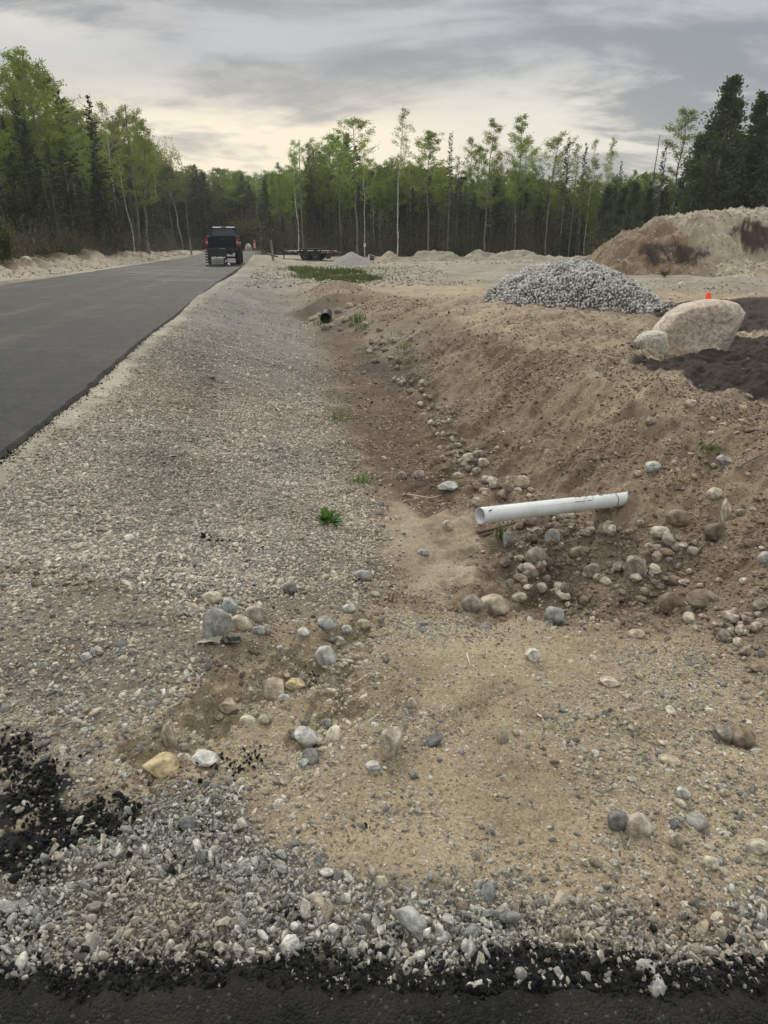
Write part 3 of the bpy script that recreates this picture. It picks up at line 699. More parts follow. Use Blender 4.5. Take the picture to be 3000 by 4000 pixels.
# ------------------------------------------------------------------ single cobbles
HI_R = [mesh_np('cobble', *round_stone(300+i, 4 if i < 8 else 3, .22, .66), [MAT['stone_o']]) for i in range(14)]
def block(seed, cuts=9):
    V, F = ICO[4]; V = V.copy(); r = np.random.default_rng(seed)
    V = V*(1+.08*n3(V, 2, seed))[:, None]
    for k in range(cuts):
        nrm = r.normal(size=3); nrm /= np.linalg.norm(nrm); lim = r.uniform(.27, .40)
        t = V@nrm; o = np.maximum(t-lim, 0); V = V-nrm[None]*(o*.97)[:, None]
    V = V*(1+.035*n3(V, 9, seed+5)+.02*n3(V, 22, seed+6))[:, None]
    return V*np.array([1.15, .95, .80]), F
HI_B = [mesh_np('rock', *block(400+i), [MAT['stone_o']]) for i in range(10)]
COLS = dict(grey=(.33,.325,.305), lgrey=(.47,.46,.43), dgrey=(.20,.19,.175), tan=(.42,.36,.27), pink=(.42,.35,.30), cream=(.55,.50,.38), white=(.62,.60,.54), brown=(.24,.185,.14), dbrown=(.165,.13,.10),
            blue=(.42,.45,.44), yellow=(.50,.40,.24), ltan=(.50,.44,.35), gbrown=(.28,.245,.20))
def cobble(name, u, v, w_, h_, c, lab, shape='r', i=0, rz=None, sink=.25, cat='stone', group=None, ry_=0.0):
    """u,v: centre in the photo; w_,h_: its size there in photo pixels"""
    p = PT(u, v+h_*.38)
    dist = math.hypot(p.y, CAMH-p.z)*1.0
    wm = w_/1471*dist; hm = h_/1471*dist
    me = (HI_R if shape == 'r' else HI_B)[i % (14 if shape == 'r' else 10)]
    a_ = math.atan2(CAMH-p.z, p.y); yd = wm*.82; zc = math.sqrt(max((hm*1.08)**2-(yd*math.sin(a_))**2, (.55*hm)**2))/math.cos(a_); zc = min(zc, (.92 if shape == 'r' else 1.15)*hm)
    D_ = me.get('dims')
    if D_ is None:
        vs_ = np.empty(len(me.vertices)*3, np.float32); me.vertices.foreach_get('co', vs_); vs_ = vs_.reshape(-1, 3); me['dims'] = [float(t) for t in np.ptp(vs_, axis=0)]; D_ = me['dims']
    sink = sink+.07; zv = zc/(1-sink*.8)
    o = link(name, me, loc=(p.x, p.y+yd*.2, p.z+zc-zv*.5), rot=((rnd.random()-.5)*.3, ry_, (rnd.random()-.5)*.5 if rz is None else rz), scale=(wm*1.05/D_[0], yd/D_[1], zv/D_[2]))
    o.color = (*COLS[c], 1); tag(o, lab, cat, group); return o
HERO = [
 (465,1356,58,54,'grey','grey blocky rock speckled white, upright at head of the gully','b',0),
 (520,1348,48,34,'tan','tan crescent-shaped cobble beside the grey blocky rock','r',1),
 (549,1331,38,30,'pink','pinkish rough stone behind the tan crescent cobble','b',2),
 (560,1363,30,20,'grey','small grey oval cobble right of the tan crescent cobble','r',3),
 (456,1292,42,24,'ltan','pale long rounded stone lying on gravel above the gully','r',4),
 (628,1273,28,24,'dgrey','dark grey-brown stone tilted on the pale gravel','r',5),
 (702,1421,47,42,'lgrey','large pale grey kidney-shaped cobble lodged in the gully','r',6),
 (784,1244,38,22,'grey','grey speckled cobble alone at the gravel edge','r',7),
 (594,1492,54,38,'tan','tan flat slab half buried in the middle of the gully','b',3),
 (635,1480,44,24,'yellow','yellowish stone against the tan slab in the gully','b',4),
 (613,1499,28,22,'blue','light blue-grey rounded stone in front of the tan slab','r',8),
 (535,1546,40,42,'cream','cream egg-shaped cobble standing in the gully','r',2),
 (661,1595,52,34,'lgrey','light grey lumpy rock with dark flank at gully mouth','b',5),
 (845,1606,46,54,'ltan','pale tan angular rock standing alone on sand','b',6),
 (368,1598,28,46,'tan','tan pointed stone on the edge of the left gully','b',7),
 (441,1641,56,32,'white','flat off-white limestone slab beside crushed gravel','b',8),
 (345,1656,72,36,'yellow','yellow-tan sandstone slab half buried left of the white slab','b',9),
 (492,1525,40,24,'tan','tan-grey flat rock left of the cream cobble','b',1),
 (705,1562,22,22,'grey','small round grey stone above the gully mouth','r',3),
 (657,1562,16,14,'dgrey','small dark stone between cream cobble and round grey stone','r',3),
 (396,1617,24,18,'gbrown','small brown stone tucked under the tan pointed stone','r',9),
 (1020,1303,46,34,'gbrown','brown half buried boulder left of the ditch hole','r',10),
 (1068,1303,62,36,'tan','wide grey-tan half buried boulder at the ditch hole rim','r',6),
 (1201,1325,42,38,'grey','grey oval cobble at the front of the ditch hole','r',5),
 (1158,1203,46,34,'gbrown','brown-grey domed rock below the white pipe','r',11),
 (1095,1168,22,28,'grey','grey upright narrow stone beside the grass tuft','b',0),
 (1182,1217,27,25,'dbrown','dark brown round cobble right of the domed rock','r',2),
 (1280,1233,34,32,'gbrown','round brown-grey boulder in the bank left of the big one','r',4),
 (1371,1227,46,50,'gbrown','largest brown-grey rounded boulder in the bank','r',1),
 (1429,1151,42,22,'ltan','pale oval stone on top of the bank cobbles','r',5),
 (1466,1120,48,34,'brown','reddish brown boulder partly buried in the bank','r',7),
 (1545,1156,46,34,'dbrown','dark slanted slab sticking out of the bank','b',2),
 (1568,1108,22,38,'cream','pale yellow pointed shard sticking out of the bank','b',7),
 (1450,1303,52,46,'brown','brown upright rounded boulder at the foot of the bank','r',0),
 (1522,1295,62,32,'brown','long brown block lying right of the upright brown boulder','b',3),
 (1375,1368,38,20,'tan','flat tan stone leaning on sandy ground','r',8),
 (1150,1416,32,24,'white','pale cream stone lying alone on the sand','b',1),
 (1334,1775,38,36,'dgrey','dark brown-grey round stone paired with a pale one','r',9),
 (1379,1786,50,48,'ltan','pale tan rounded stone paired with the dark one','r',0),
 (1459,1816,27,32,'tan','small tan oval stone right of the stone pair','r',3),
 (1639,1830,40,24,'ltan','light tan oval stone at the right frame edge','r',4),
 (1537,1868,30,24,'cream','cream flat stone half buried in right foreground','r',5),
 (967,1136,22,22,'ltan','tan round pebble sitting on the smooth sand deposit','r',6),
 (913,1192,24,14,'grey','small flat grey stone on the smooth sand deposit','r',7),
 (1565,1590,40,30,'gbrown','brown-grey flat stone left in the small dug pocket','b',5),
 (1605,1598,52,36,'brown','brown lumpy clod in the small dug pocket','r',12),
 (890,1522,22,20,'ltan','pale small stone on sand above the pale angular rock','b',4),
 (1475,1715,28,20,'lgrey','light blue-grey round pebble in sandy right foreground','r',1),
 (1450,1645,44,14,'tan','thin flat tan stone lying on the right sand','r',2),
 (807,1656,30,12,'lgrey','thin pale grey stone below the pale angular rock','b',2),
 (654,1652,20,16,'blue','small blue-green stone below the light grey lumpy rock','b',6),
 (1642,1441,44,18,'brown','long brown flat stone at the right frame edge','r',8),
 (1318,1473,40,16,'ltan','pale flat stone on the sand left of centre ridge','b',1),
 (1043,1000,24,20,'ltan','pale stone on the ditch floor below the right bank','r',1),
 (990,1026,24,16,'tan','small tan stone near the gravel bar in the ditch','r',2),
 (905,1026,24,20,'pink','pinkish rounded stone in the ditch middle','r',3),
 (868,1028,22,18,'gbrown','brown-grey stone left of the pinkish ditch stone','r',4),
 (968,1052,44,20,'lgrey','flat pale slab on the ditch floor','b',8),
 (1150,1165,26,20,'dbrown','dark mossy stone right below the white pipe','r',5),
 (1125,1130,20,24,'lgrey','pale grey upright stone under the white pipe mouth','b',9),
 (1195,1162,30,28,'grey','grey angular stone in dark mud below the pipe','b',3),
 (1252,1195,40,22,'brown','brown flat stone buried in the bank above the hole','r',6),
 (1300,1095,34,16,'tan','tan flat stone propping the upper end of the pipe','b',4),
 (1147,1240,34,22,'gbrown','brown-grey stone on the left rim of the hole','r',7),
 (1222,1280,26,28,'dbrown','dark upright slab inside the ditch hole','b',5),
 (1262,1292,34,26,'dbrown','dark split rock standing right of the upright slab','b',6),
 (1410,1010,34,20,'lgrey','pale stone high on the bank under the crest','r',9),
 (1655,1200,30,24,'lgrey','pale grey flat stone at right edge of the bank','r',10),
 (1565,1000,34,20,'grey','blue-grey flat stone near the twig on the bank','b',7),
 (1548,1050,34,24,'ltan','pale tan domed stone right of the slanted slab','r',11),
 (80,1262,26,16,'brown','brown rounded stone on the left gravel','r',12),
 (748,1372,24,18,'lgrey','pale stone beside the crumbling gully head','r',8),
 (783,1352,30,24,'tan','tan pink stone on the right lip of the gully head','r',9),
 (730,1386,26,18,'lgrey','grey-white angular stone above the kidney-shaped cobble','b',0),
 (655,1366,26,16,'white','small white flat stone left of the gully head','r',10),
 (495,1312,34,28,'blue','blue-grey stone behind the grey blocky rock','b',4),
 (570,1555,22,18,'ltan','small pale pebble right of the cream cobble','r',11),
 (705,1350,40,26,'grey','grey flat stones end at gully head left side','b',5),
 (755,1315,30,18,'lgrey','pale flat stone on gravel above the gully head','r',12),
 (185,1418,24,14,'lgrey','pale flat stone on the left gravel mound','b',1)]
for t in HERO: cobble('cobble' if t[6] == 'r' else 'rock', t[0], t[1], t[2], t[3], t[4], t[5], t[6], t[7])

# cobbles spilled along the toe of the bank: nothing tells them apart
def toe_cobbles():
    made = 0; k = 0
    path = [(800,740),(855,790),(900,850),(945,905),(985,960),(1020,1005),(1080,1060),(1150,1100),(1240,1130),(1330,1160),(1200,1190),(1130,1230),(1170,1265),(1290,1260),(1400,1210),(1480,1180),(1380,1300),(1560,1350),(1630,1340),(1500,1340)]
    for n in range(235):
        i = rnd.random()*(len(path)-1.001); a = int(i); f = i-a
        u = path[a][0]*(1-f)+path[a+1][0]*f+rnd.gauss(0, 28 if a > 4 else 13); v = path[a][1]*(1-f)+path[a+1][1]*f+rnd.gauss(0, 26 if a > 4 else 12)
        if u > 1655 or (1000 < u < 1370 and abs(v-(1115-(u-1037)*.148)) < 26): continue
        s = rnd.choice((12, 14, 16, 18, 22, 26)) if v > 980 else rnd.choice((9, 11, 13, 15))
        c = rnd.choice(('brown', 'gbrown', 'tan', 'gbrown', 'brown', 'pink', 'ltan'))
        cobble('cobble', u, v, s*rnd.uniform(1, 1.35), s*rnd.uniform(.6, .95), c, 'brown-grey cobble loose among many along the toe of the right ditch bank', 'b' if n % 5 < 2 else 'r', rnd.randrange(10), rz=rnd.random()*3, sink=.2, group='cobbles along the toe of the right ditch bank')
toe_cobbles()
for (u, v, s) in ((730,675,12),(700,668,14),(755,660,12),(680,655,10),(745,690,14),(760,700,11),(715,662,9),(790,700,10),(820,712,12),(735,712,10),(690,680,10),(672,690,10),(830,740,9),(850,735,12)):
    cobble('cobble', u, v, s*1.3, s*.9, rnd.choice(('ltan', 'tan', 'gbrown')), 'tan cobble packed around the black culvert mouth', 'r', rnd.randrange(14), group='cobbles packed round the culvert mouth')
for n in range(46):
    x0 = rnd.uniform(560, 1640); v0 = rnd.uniform(1380, 1860) if n % 2 else rnd.uniform(860, 1330); 
    if v0 < 1330 and not (1350 < x0): x0 = rnd.uniform(1350, 1650)
    s = rnd.uniform(9, 17)
    cobble('cobble', x0, v0, s*1.4, s*.9, rnd.choice(('grey', 'lgrey', 'dgrey', 'tan')) if v0 > 1340 else rnd.choice(('tan', 'ltan', 'gbrown')),
           'small loose stone scattered on the sandy foreground' if v0 > 1340 else 'small stone on the raked brown slope of the right bank', 'r', rnd.randrange(14), rz=rnd.random()*3,
           group='small stones on the sand' if v0 > 1340 else 'small stones on the raked bank')

# ------------------------------------------------------------------ boulders
def boulder_mat(name, c1, c2, c3, scale=2.2):
    m, b = new_mat(name); co = objco()
    n = noise(co, scale, 6, .6, .8); n2 = noise(co, scale*7, 6, .7); n3_ = noise(co, scale*.7, 3, .5, off=(4, 2, 1))
    c = mixc(smooth(n, .38, .62), c1, c2); c = mixc(mth('MULTIPLY', smooth(n3_, .55, .75), .8), c, c3)
    c = mixc(mth('MULTIPLY', mth('SUBTRACT', 1.0, smooth(n2, .38, .58)), .55), c, (.18, .15, .13))
    c = mixc(mth('MULTIPLY', smooth(noise(co, scale*1.3, 6, .75, .4, off=(9, 3, 5)), .54, .66), .45), c, (.24, .20, .175))
    v = N.new('ShaderNodeTexVoronoi'); v.feature = 'DISTANCE_TO_EDGE'; v.inputs['Scale'].default_value = scale*.8
    mp = N.new('ShaderNodeMix'); mp.data_type = 'VECTOR'; mp.inputs[0].default_value = .25; L.new(co, mp.inputs[4]); 
    nn = N.new('ShaderNodeTexNoise'); nn.inputs['Scale'].default_value = scale*1.5; nn.inputs['Detail'].default_value = 4; L.new(co, nn.inputs[0]); L.new(nn.outputs[1], mp.inputs[5]); L.new(mp.outputs[1], v.inputs['Vector'])
    crack = mth('SUBTRACT', 1.0, smooth(v.outputs['Distance'], .0, .02))
    c = mixc(mth('MULTIPLY', crack, .25), c, (.15, .12, .10))
    lnk(c, b.inputs['Base Color']); b.inputs['Roughness'].default_value = .85; b.inputs['Specular IOR Level'].default_value = .3
    h = mth('ADD', mth('MULTIPLY', n2, .05), mth('ADD', mth('MULTIPLY', crack, -.012), mth('MULTIPLY', n, .08)))
    L.new(bump(h, 1.0, .7), b.inputs['Normal']); return m
MAT['bould'] = boulder_mat('granite_boulder', (.52, .43, .345), (.70, .62, .52), (.58, .44, .35))
MAT['boulw'] = boulder_mat('pale_boulder', (.58, .54, .45), (.72, .69, .60), (.50, .42, .28), 5)
def boulder(name, mat, u, vbase, prof, depth, lab, seed=5, sub=5, cat='boulder', amp=.075):
    """prof: outline in photo pixels (u, v) clockwise; a rock with that front outline and the given depth"""
    p = PT(u, vbase); sc_ = math.hypot(p.y, CAMH-p.z)/1471
    bm = bmesh.new(); bmesh.ops.create_icosphere(bm, subdivisions=sub, radius=1.0)
    V = np.array([v.co[:] for v in bm.verts]); F = np.array([[v.index for v in f.verts] for f in bm.faces]); bm.free()
    q = np.array(prof, float); cx, cz = q[:, 0].mean(), q[:, 1].mean()
    dx = (q[:, 0]-cx)*sc_; dz = (cz-q[:, 1])*sc_
    q2 = []
    for i in range(len(dx)):
        for f in (0, .25, .5, .75): j = (i+1) % len(dx); q2.append((dx[i]*(1-f)+dx[j]*f, dz[i]*(1-f)+dz[j]*f))
    q2 = np.array(q2); an = np.arctan2(q2[:, 1], q2[:, 0]); rr = np.hypot(q2[:, 0], q2[:, 1]); o_ = np.argsort(an); an = an[o_]; rr = rr[o_]
    yc_ = p.y+depth*.55; cc_ = AT(cx, cz, yc_); kk = math.hypot(yc_, CAMH-cc_.z)/1471/sc_; rr = rr*kk
    an3 = np.concatenate([an-2*pi, an, an+2*pi]); rr3 = np.concatenate([rr]*3)
    th = np.arctan2(V[:, 2], V[:, 0]); R = np.interp(th, an3, rr3)
    k = np.hypot(V[:, 0], V[:, 2])
    k2 = k**.5                                    # fuller than an ellipsoid
    X_ = np.cos(th)*R*k2; Z_ = np.sin(th)*R*k2; Y_ = V[:, 1]*depth
    W = np.stack([X_, Y_, Z_], 1)
    nv = V*1.0
    r_ = np.random.default_rng(seed)
    for _ in range(12 if seed == 9 else 4):
        nrm = r_.normal(size=3)*(np.array([1, 1, 1]) if seed == 9 else np.array([.35, 1, .35])); nrm[1] = -abs(nrm[1]); nrm /= np.linalg.norm(nrm); lim = np.percentile(W@nrm, r_.uniform(80, 92))
        t = W@nrm; ov = np.maximum(t-lim, 0); W = W-nrm[None]*(ov*.6)[:, None]
    if seed == 5:
        nrm = np.array([.72, -.62, -.30]); nrm /= np.linalg.norm(nrm); t = W@nrm; lim = np.percentile(t, 88); W = W-nrm[None]*(np.maximum(t-lim, 0)*.8)[:, None]
    W = W+nv*(amp*depth*(1.2*n3(V, 1.7, seed)+.6*n3(V, 4, seed+3)+.3*n3(V, 11, seed+7)))[:, None]
    me = mesh_np(name, W, F, [mat])
    o = link(name, me, loc=cc_); tag(o, lab, cat); return o
boulder('boulder', MAT['bould'], 1500, 768, [(1410,768),(1412,742),(1424,708),(1446,680),(1476,661),(1512,652),(1545,652),(1572,658),(1588,676),(1592,695),(1602,712),(1605,740),(1602,768),(1570,788),(1500,788),(1450,785)], .50,
        'huge rounded pinkish-tan boulder standing on black topsoil', 5)
boulder('boulder', MAT['boulw'], 1400, 757, [(1366,766),(1368,748),(1380,730),(1396,718),(1420,714),(1440,722),(1444,750),(1436,768),(1400,774)], .22,
        'small whitish boulder leaning on the huge one\'s left side', 9)
boulder('boulder', MAT['boulw'], 54, 567, [(43,566),(45,558),(52,555),(60,555),(66,561),(66,568),(54,570)], .28, 'white rock on the bank in front of the left forest', 12, 3)
boulder('boulder', MAT['bould'], 392, 550, [(384,549),(386,544),(393,542),(400,544),(402,549),(394,551)], .4, 'low pale boulder by the left road edge far away', 13, 3)
boulder('boulder', MAT['bould'], 378, 551, [(372,551),(375,547),(381,547),(384,551),(378,553)], .35, 'smaller of two grey stones near the left gate post', 19, 3)
boulder('boulder', MAT['bould'], 536, 542.5, [(529,542),(530,533),(534,527),(538,526),(542,531),(544,541),(537,544)], .45, 'grey boulder beyond the pickup by the far road edge', 14, 3)
boulder('boulder', MAT['bould'], 1472, 622, [(1464,622),(1465,613),(1472,608),(1478,612),(1480,622)], .2, 'small dark pinkish boulder at the foot of the large dirt mound', 15, 3)

# ------------------------------------------------------------------ mounds
def mound(name, x0, x1, y0, y1, nx, ny, hf, cf, lab, cat='dirt mound', peb=.5, group=None, mat=None):
    xs = np.linspace(x0, x1, nx); ys_ = np.linspace(y0, y1, ny); X_, Y_ = np.meshgrid(xs, ys_)
    h = hf(X_, Y_); Zg = h
    V = np.stack([X_.ravel(), Y_.ravel(), Zg.ravel()], 1)
    me = mesh_np(name, V, gridF(ny, nx), [mat or MAT['earth']])
    c = cf(V[:, 0], V[:, 1], V[:, 2]); set_attr(me, 'col', c, 'FLOAT_COLOR')
    set_attr(me, 'peb', np.full(len(V), peb, np.float32) if np.isscalar(peb) else peb(V[:, 0], V[:, 1], V[:, 2]).astype(np.float32), 'FLOAT')
    return tag(link(name, me), lab, cat, group)
# large spoil heap at the right: crest line traced at its own distance
crest = [(1180,595,35.5),(1280,580,35.5),(1303,562,35.5),(1338,528,36),(1372,504,36.5),(1400,497,37),(1422,497,37.2),(1429,472,37.5),(1460,468,38),(1500,462,38),(1560,459,38.5),(1610,452,39),(1659,457,39),(1720,452,40),(1800,470,41),(1900,540,42),(1960,590,42)]
cx_ = np.array([AT(u, v, y)[0] for u, v, y in crest]); cz_ = np.array([AT(u, v, y)[2] for u, v, y in crest]); cy_ = np.array([c[2] for c in crest])
def big_h(x, y):
    top = np.interp(x, cx_, cz_)+.10*fbm(x*1.2, x*0, 201, 3)
    yc = np.interp(x, cx_, cy_); front = yc-np.maximum(top, .1)*1.25-1.2-1.3*ss(x+.25*fbm(x*2, y*1.1, 222, 3), 14.1, 14.7)
    fl = .60*fbm(x*.8+.35*y, y*.45, 203, 5)+.20*np.abs(fbm(x*3.1+.5*y, y*1.1, 205, 4))
    t = np.clip((y+fl*1.2-front)/(yc-front), 0, 1)
    face = np.where(t < .42, t*.55, .231+(np.clip((t-.42)/.40, 0, 1))**.8*.70+np.clip((t-.82)/.18, 0, 1)*.069)
    left = 1-ss(x, 14.2, 14.9)
    face = face*(1-left)+left*t**1.15
    back = 1-ss(y, yc+1.5, yc+7)
    h = top*face*back+(.13*fbm(x*1.6, y*1.6, 207, 4)+.12*fbm(x*4.0, y*4.0, 208, 4)-.10*np.abs(fbm(x*2.6+y*.6, y*2.2, 209, 3)))*ss(t, 0, .2)*ss(top, .2, .8)
    for hu, hv, hy, wx, wy, dp in ((1500, 550, 34.8, 1.1, .9, .7), (1655, 510, 36.2, 1.2, .9, .8)):
        p = AT(hu, hv, hy); h = h-dp*np.exp(-((x-p[0])/wx)**2-((y-hy)/wy)**2)
    return h-.12*(1-ss(t, 0, .05))-.6*ss(y, yc+5, yc+7.5)
def big_c(x, y, z):
    n = x.size; c = np.repeat(np.array([[.35, .295, .22]]), n, 0)
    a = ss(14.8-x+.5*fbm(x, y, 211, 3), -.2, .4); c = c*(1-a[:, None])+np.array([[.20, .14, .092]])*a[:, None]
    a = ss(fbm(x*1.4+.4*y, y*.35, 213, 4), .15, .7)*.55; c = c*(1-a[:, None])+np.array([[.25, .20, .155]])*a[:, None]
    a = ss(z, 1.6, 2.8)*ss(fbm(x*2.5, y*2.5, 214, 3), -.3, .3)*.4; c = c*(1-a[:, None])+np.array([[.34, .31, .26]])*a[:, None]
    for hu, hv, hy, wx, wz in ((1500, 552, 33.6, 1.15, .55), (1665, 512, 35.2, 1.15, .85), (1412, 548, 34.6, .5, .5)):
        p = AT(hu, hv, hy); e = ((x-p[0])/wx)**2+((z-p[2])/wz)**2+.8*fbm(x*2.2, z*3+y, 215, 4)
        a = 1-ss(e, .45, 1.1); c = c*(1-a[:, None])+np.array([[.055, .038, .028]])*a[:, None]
    return np.clip(c*(1+.2*fbm(x*3, y*3, 217, 3))[:, None], 0, 1)
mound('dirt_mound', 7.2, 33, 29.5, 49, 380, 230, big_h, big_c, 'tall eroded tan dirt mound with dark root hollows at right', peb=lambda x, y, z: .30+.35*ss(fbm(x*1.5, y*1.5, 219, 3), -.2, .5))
# small cone of fine grey gravel
gp = P(760, 571, 0)
def cone_h(cx, cy, r, h, seed):
    def f(x, y):
        d = np.hypot(x-cx, y-cy)*(1+.06*vn(x*1.5, y*1.5, seed)); t = np.clip(1-d/r, -.15, 1)
        return h*(t-.06*np.exp(-(d/(.25*r))**2)) + .015*fbm(x*5, y*5, seed, 3)
    return f
mound('gravel_pile', gp[0]-1.75, gp[0]+1.75, gp[1]-1.75, gp[1]+1.75, 110, 110, cone_h(gp[0], gp[1], 1.5, .86, 221), lambda x, y, z: np.repeat(np.array([[.235, .225, .215]]), x.size, 0),
      'small smooth cone of fine grey gravel near the flatbed trailer', 'gravel pile', peb=.05)
# low berms in front of the trees
def berm(u0, u1, y, h, seed, lab, c=(.36, .31, .24)):
    x0 = AT(u0, 560, y)[0]; x1 = AT(u1, 560, y)[0]; d = 3.0
    def hf(x, yy):
        e = ss(x, x0, x0+1.6)*(1-ss(x, x1-1.6, x1)); w2 = 1-np.clip(np.abs(yy-y-.5*vn(x*.3, x*0, seed))/(d*.62), 0, 1)
        return h*e*np.minimum(w2*1.25, 1)*(.78+.30*fbm(x*.55, yy*.4, seed+1, 3))+.10*fbm(x*2.2, yy*2.2, seed+2, 4)-.08*(1-ss(w2*e, 0, .15))
    def cf(x, yy, z):
        a = ss(fbm(x*.9, yy*.9, seed+3, 4), .1, .7)*.5; b = np.array([c]); return np.clip((b*(1-a[:, None])+np.array([[.17, .145, .10]])*a[:, None])*(1+.15*fbm(x*3, yy*3, seed, 3))[:, None], 0, 1)
    mound('dirt_berm', x0-.3, x1+.3, y-2.2, y+2.2, int((x1-x0)*9)+10, 50, hf, cf, lab, 'dirt berm', peb=.8)
berm(805, 885, 56, .75, 231, 'short tan gravelly berm right of the grey gravel cone', (.30, .25, .19))
berm(868, 1010, 58, .62, 241, 'grey-tan berm behind the grass patch, below the tallest birch', (.26, .23, .18))
berm(990, 1180, 59, .66, 251, 'long pale rubble berm in front of the back forest', (.31, .275, .225))
berm(1100, 1330, 52, .55, 261, 'pale berm with weeds behind the white stone pile', (.28, .25, .205))
# earth heaps around the culvert crossing
# ------------------------------------------------------------------ riprap pile
pp = P(1238, 632, 0); PCX, PCY = pp[0], pp[1]-0.0
PCY = 17.1; PCX = AT(1238, 620, 17.1)[0]
def pile_h(x, y):
    d = np.hypot((x-PCX)/2.05, (y-PCY)/1.85)*(1+.07*vn(x*.9, y*.9, 271)); t = np.clip(1-d, -.1, 1)
    return .82*np.where(t > 0, 1-np.exp(-2.6*t)*1.0, t*.5)/(1-math.exp(-2.6))-.0
def pile():
    n = 90000; x = rng.uniform(-2.6, 2.6, n)+PCX; y = rng.uniform(-2.3, 2.3, n)+PCY
    h = pile_h(x, y); k = h > .015; x, y, h = x[k], y[k], h[k]
    # thin to a minimum spacing
    order = rng.permutation(len(x)); cell = {}; sel = []
    for i in order:
        c = (int(x[i]/.10), int(y[i]/.10), int(h[i]/.10)); bad = False
        for a in (-1, 0, 1):
            for b in (-1, 0, 1):
                for e in (-1, 0, 1):
                    for j in cell.get((c[0]+a, c[1]+b, c[2]+e), ()):
                        if (x[i]-x[j])**2+(y[i]-y[j])**2+(h[i]-h[j])**2 < .052**2: bad = True
        if bad: continue
        cell.setdefault(c, []).append(i); sel.append(i)
    sel = np.array(sel); x, y, h = x[sel], y[sel], h[sel]; n = len(x)
    # a few strays around the foot
    m = 170; an = rng.uniform(0, 2*pi, m); rr = 1.0+np.abs(rng.normal(size=m))*.09
    x = np.concatenate([x, PCX+np.cos(an)*rr*2.05]); y = np.concatenate([y, PCY+np.sin(an)*rr*1.85]); g = H(x, y); h = np.concatenate([h, np.zeros(m)])+g+.02; n = len(x)
    s = rng.uniform(.065, .11, n)
    cols = np.clip(np.array([(.46, .445, .42), (.54, .525, .50), (.40, .39, .37), (.41, .38, .335), (.54, .53, .495)])[rng.integers(0, 5, n)]*(1+.08*rng.normal(size=(n, 1))), 0, 1)
    rot = rng.uniform(0, 6.28, (n, 3)); scl = s[:, None]*rng.uniform(.8, 1.25, (n, 3))
    # the 290 that show largest: nearest to where the picture was taken, on the front face
    score = (y-PCY)+.0*x; front = np.argsort(score+rng.uniform(0, .6, n))[:290]; mask = np.zeros(n, bool); mask[front] = True
    base = mound('stone_heap', PCX-2.7, PCX+2.7, PCY-2.4, PCY+2.4, 60, 60, lambda a, b: pile_h(a, b)-.05, lambda a, b, z: np.repeat(np.array([[.14, .125, .105]]), a.size, 0), 'cone-shaped heap of grey-white quarry stones on the dirt yard', 'stone heap', peb=.3)  # dark core colour paints the shadows in the gaps between stones
    q = ~mask
    scatter('quarry_stones', np.stack([x, y, h+.01], 1)[q], rot[q], scl[q], cols[q], rng.integers(0, 10, int(q.sum())), C_MIX, 'rest of the grey-white quarry stones covering the heap', 'quarry stones')
    PM = [mesh_np('quarry_stone', *crag(500+i, 12), [MAT['stone_o']], smooth_=False) for i in range(8)]+[mesh_np('quarry_stone', *round_stone(520+i, 3, .25), [MAT['stone_o']]) for i in range(2)]
    for i in np.nonzero(mask)[0]:
        o = link('quarry_stone', PM[rnd.randrange(10)], loc=(x[i], y[i], h[i]+.01), rot=tuple(rot[i]), scale=tuple(scl[i])); o.color = (*cols[i], 1)
        tag(o, 'grey-white quarry stone on the near face of the stone heap', 'quarry stone', 'quarry stones on the near face of the heap')
pile()

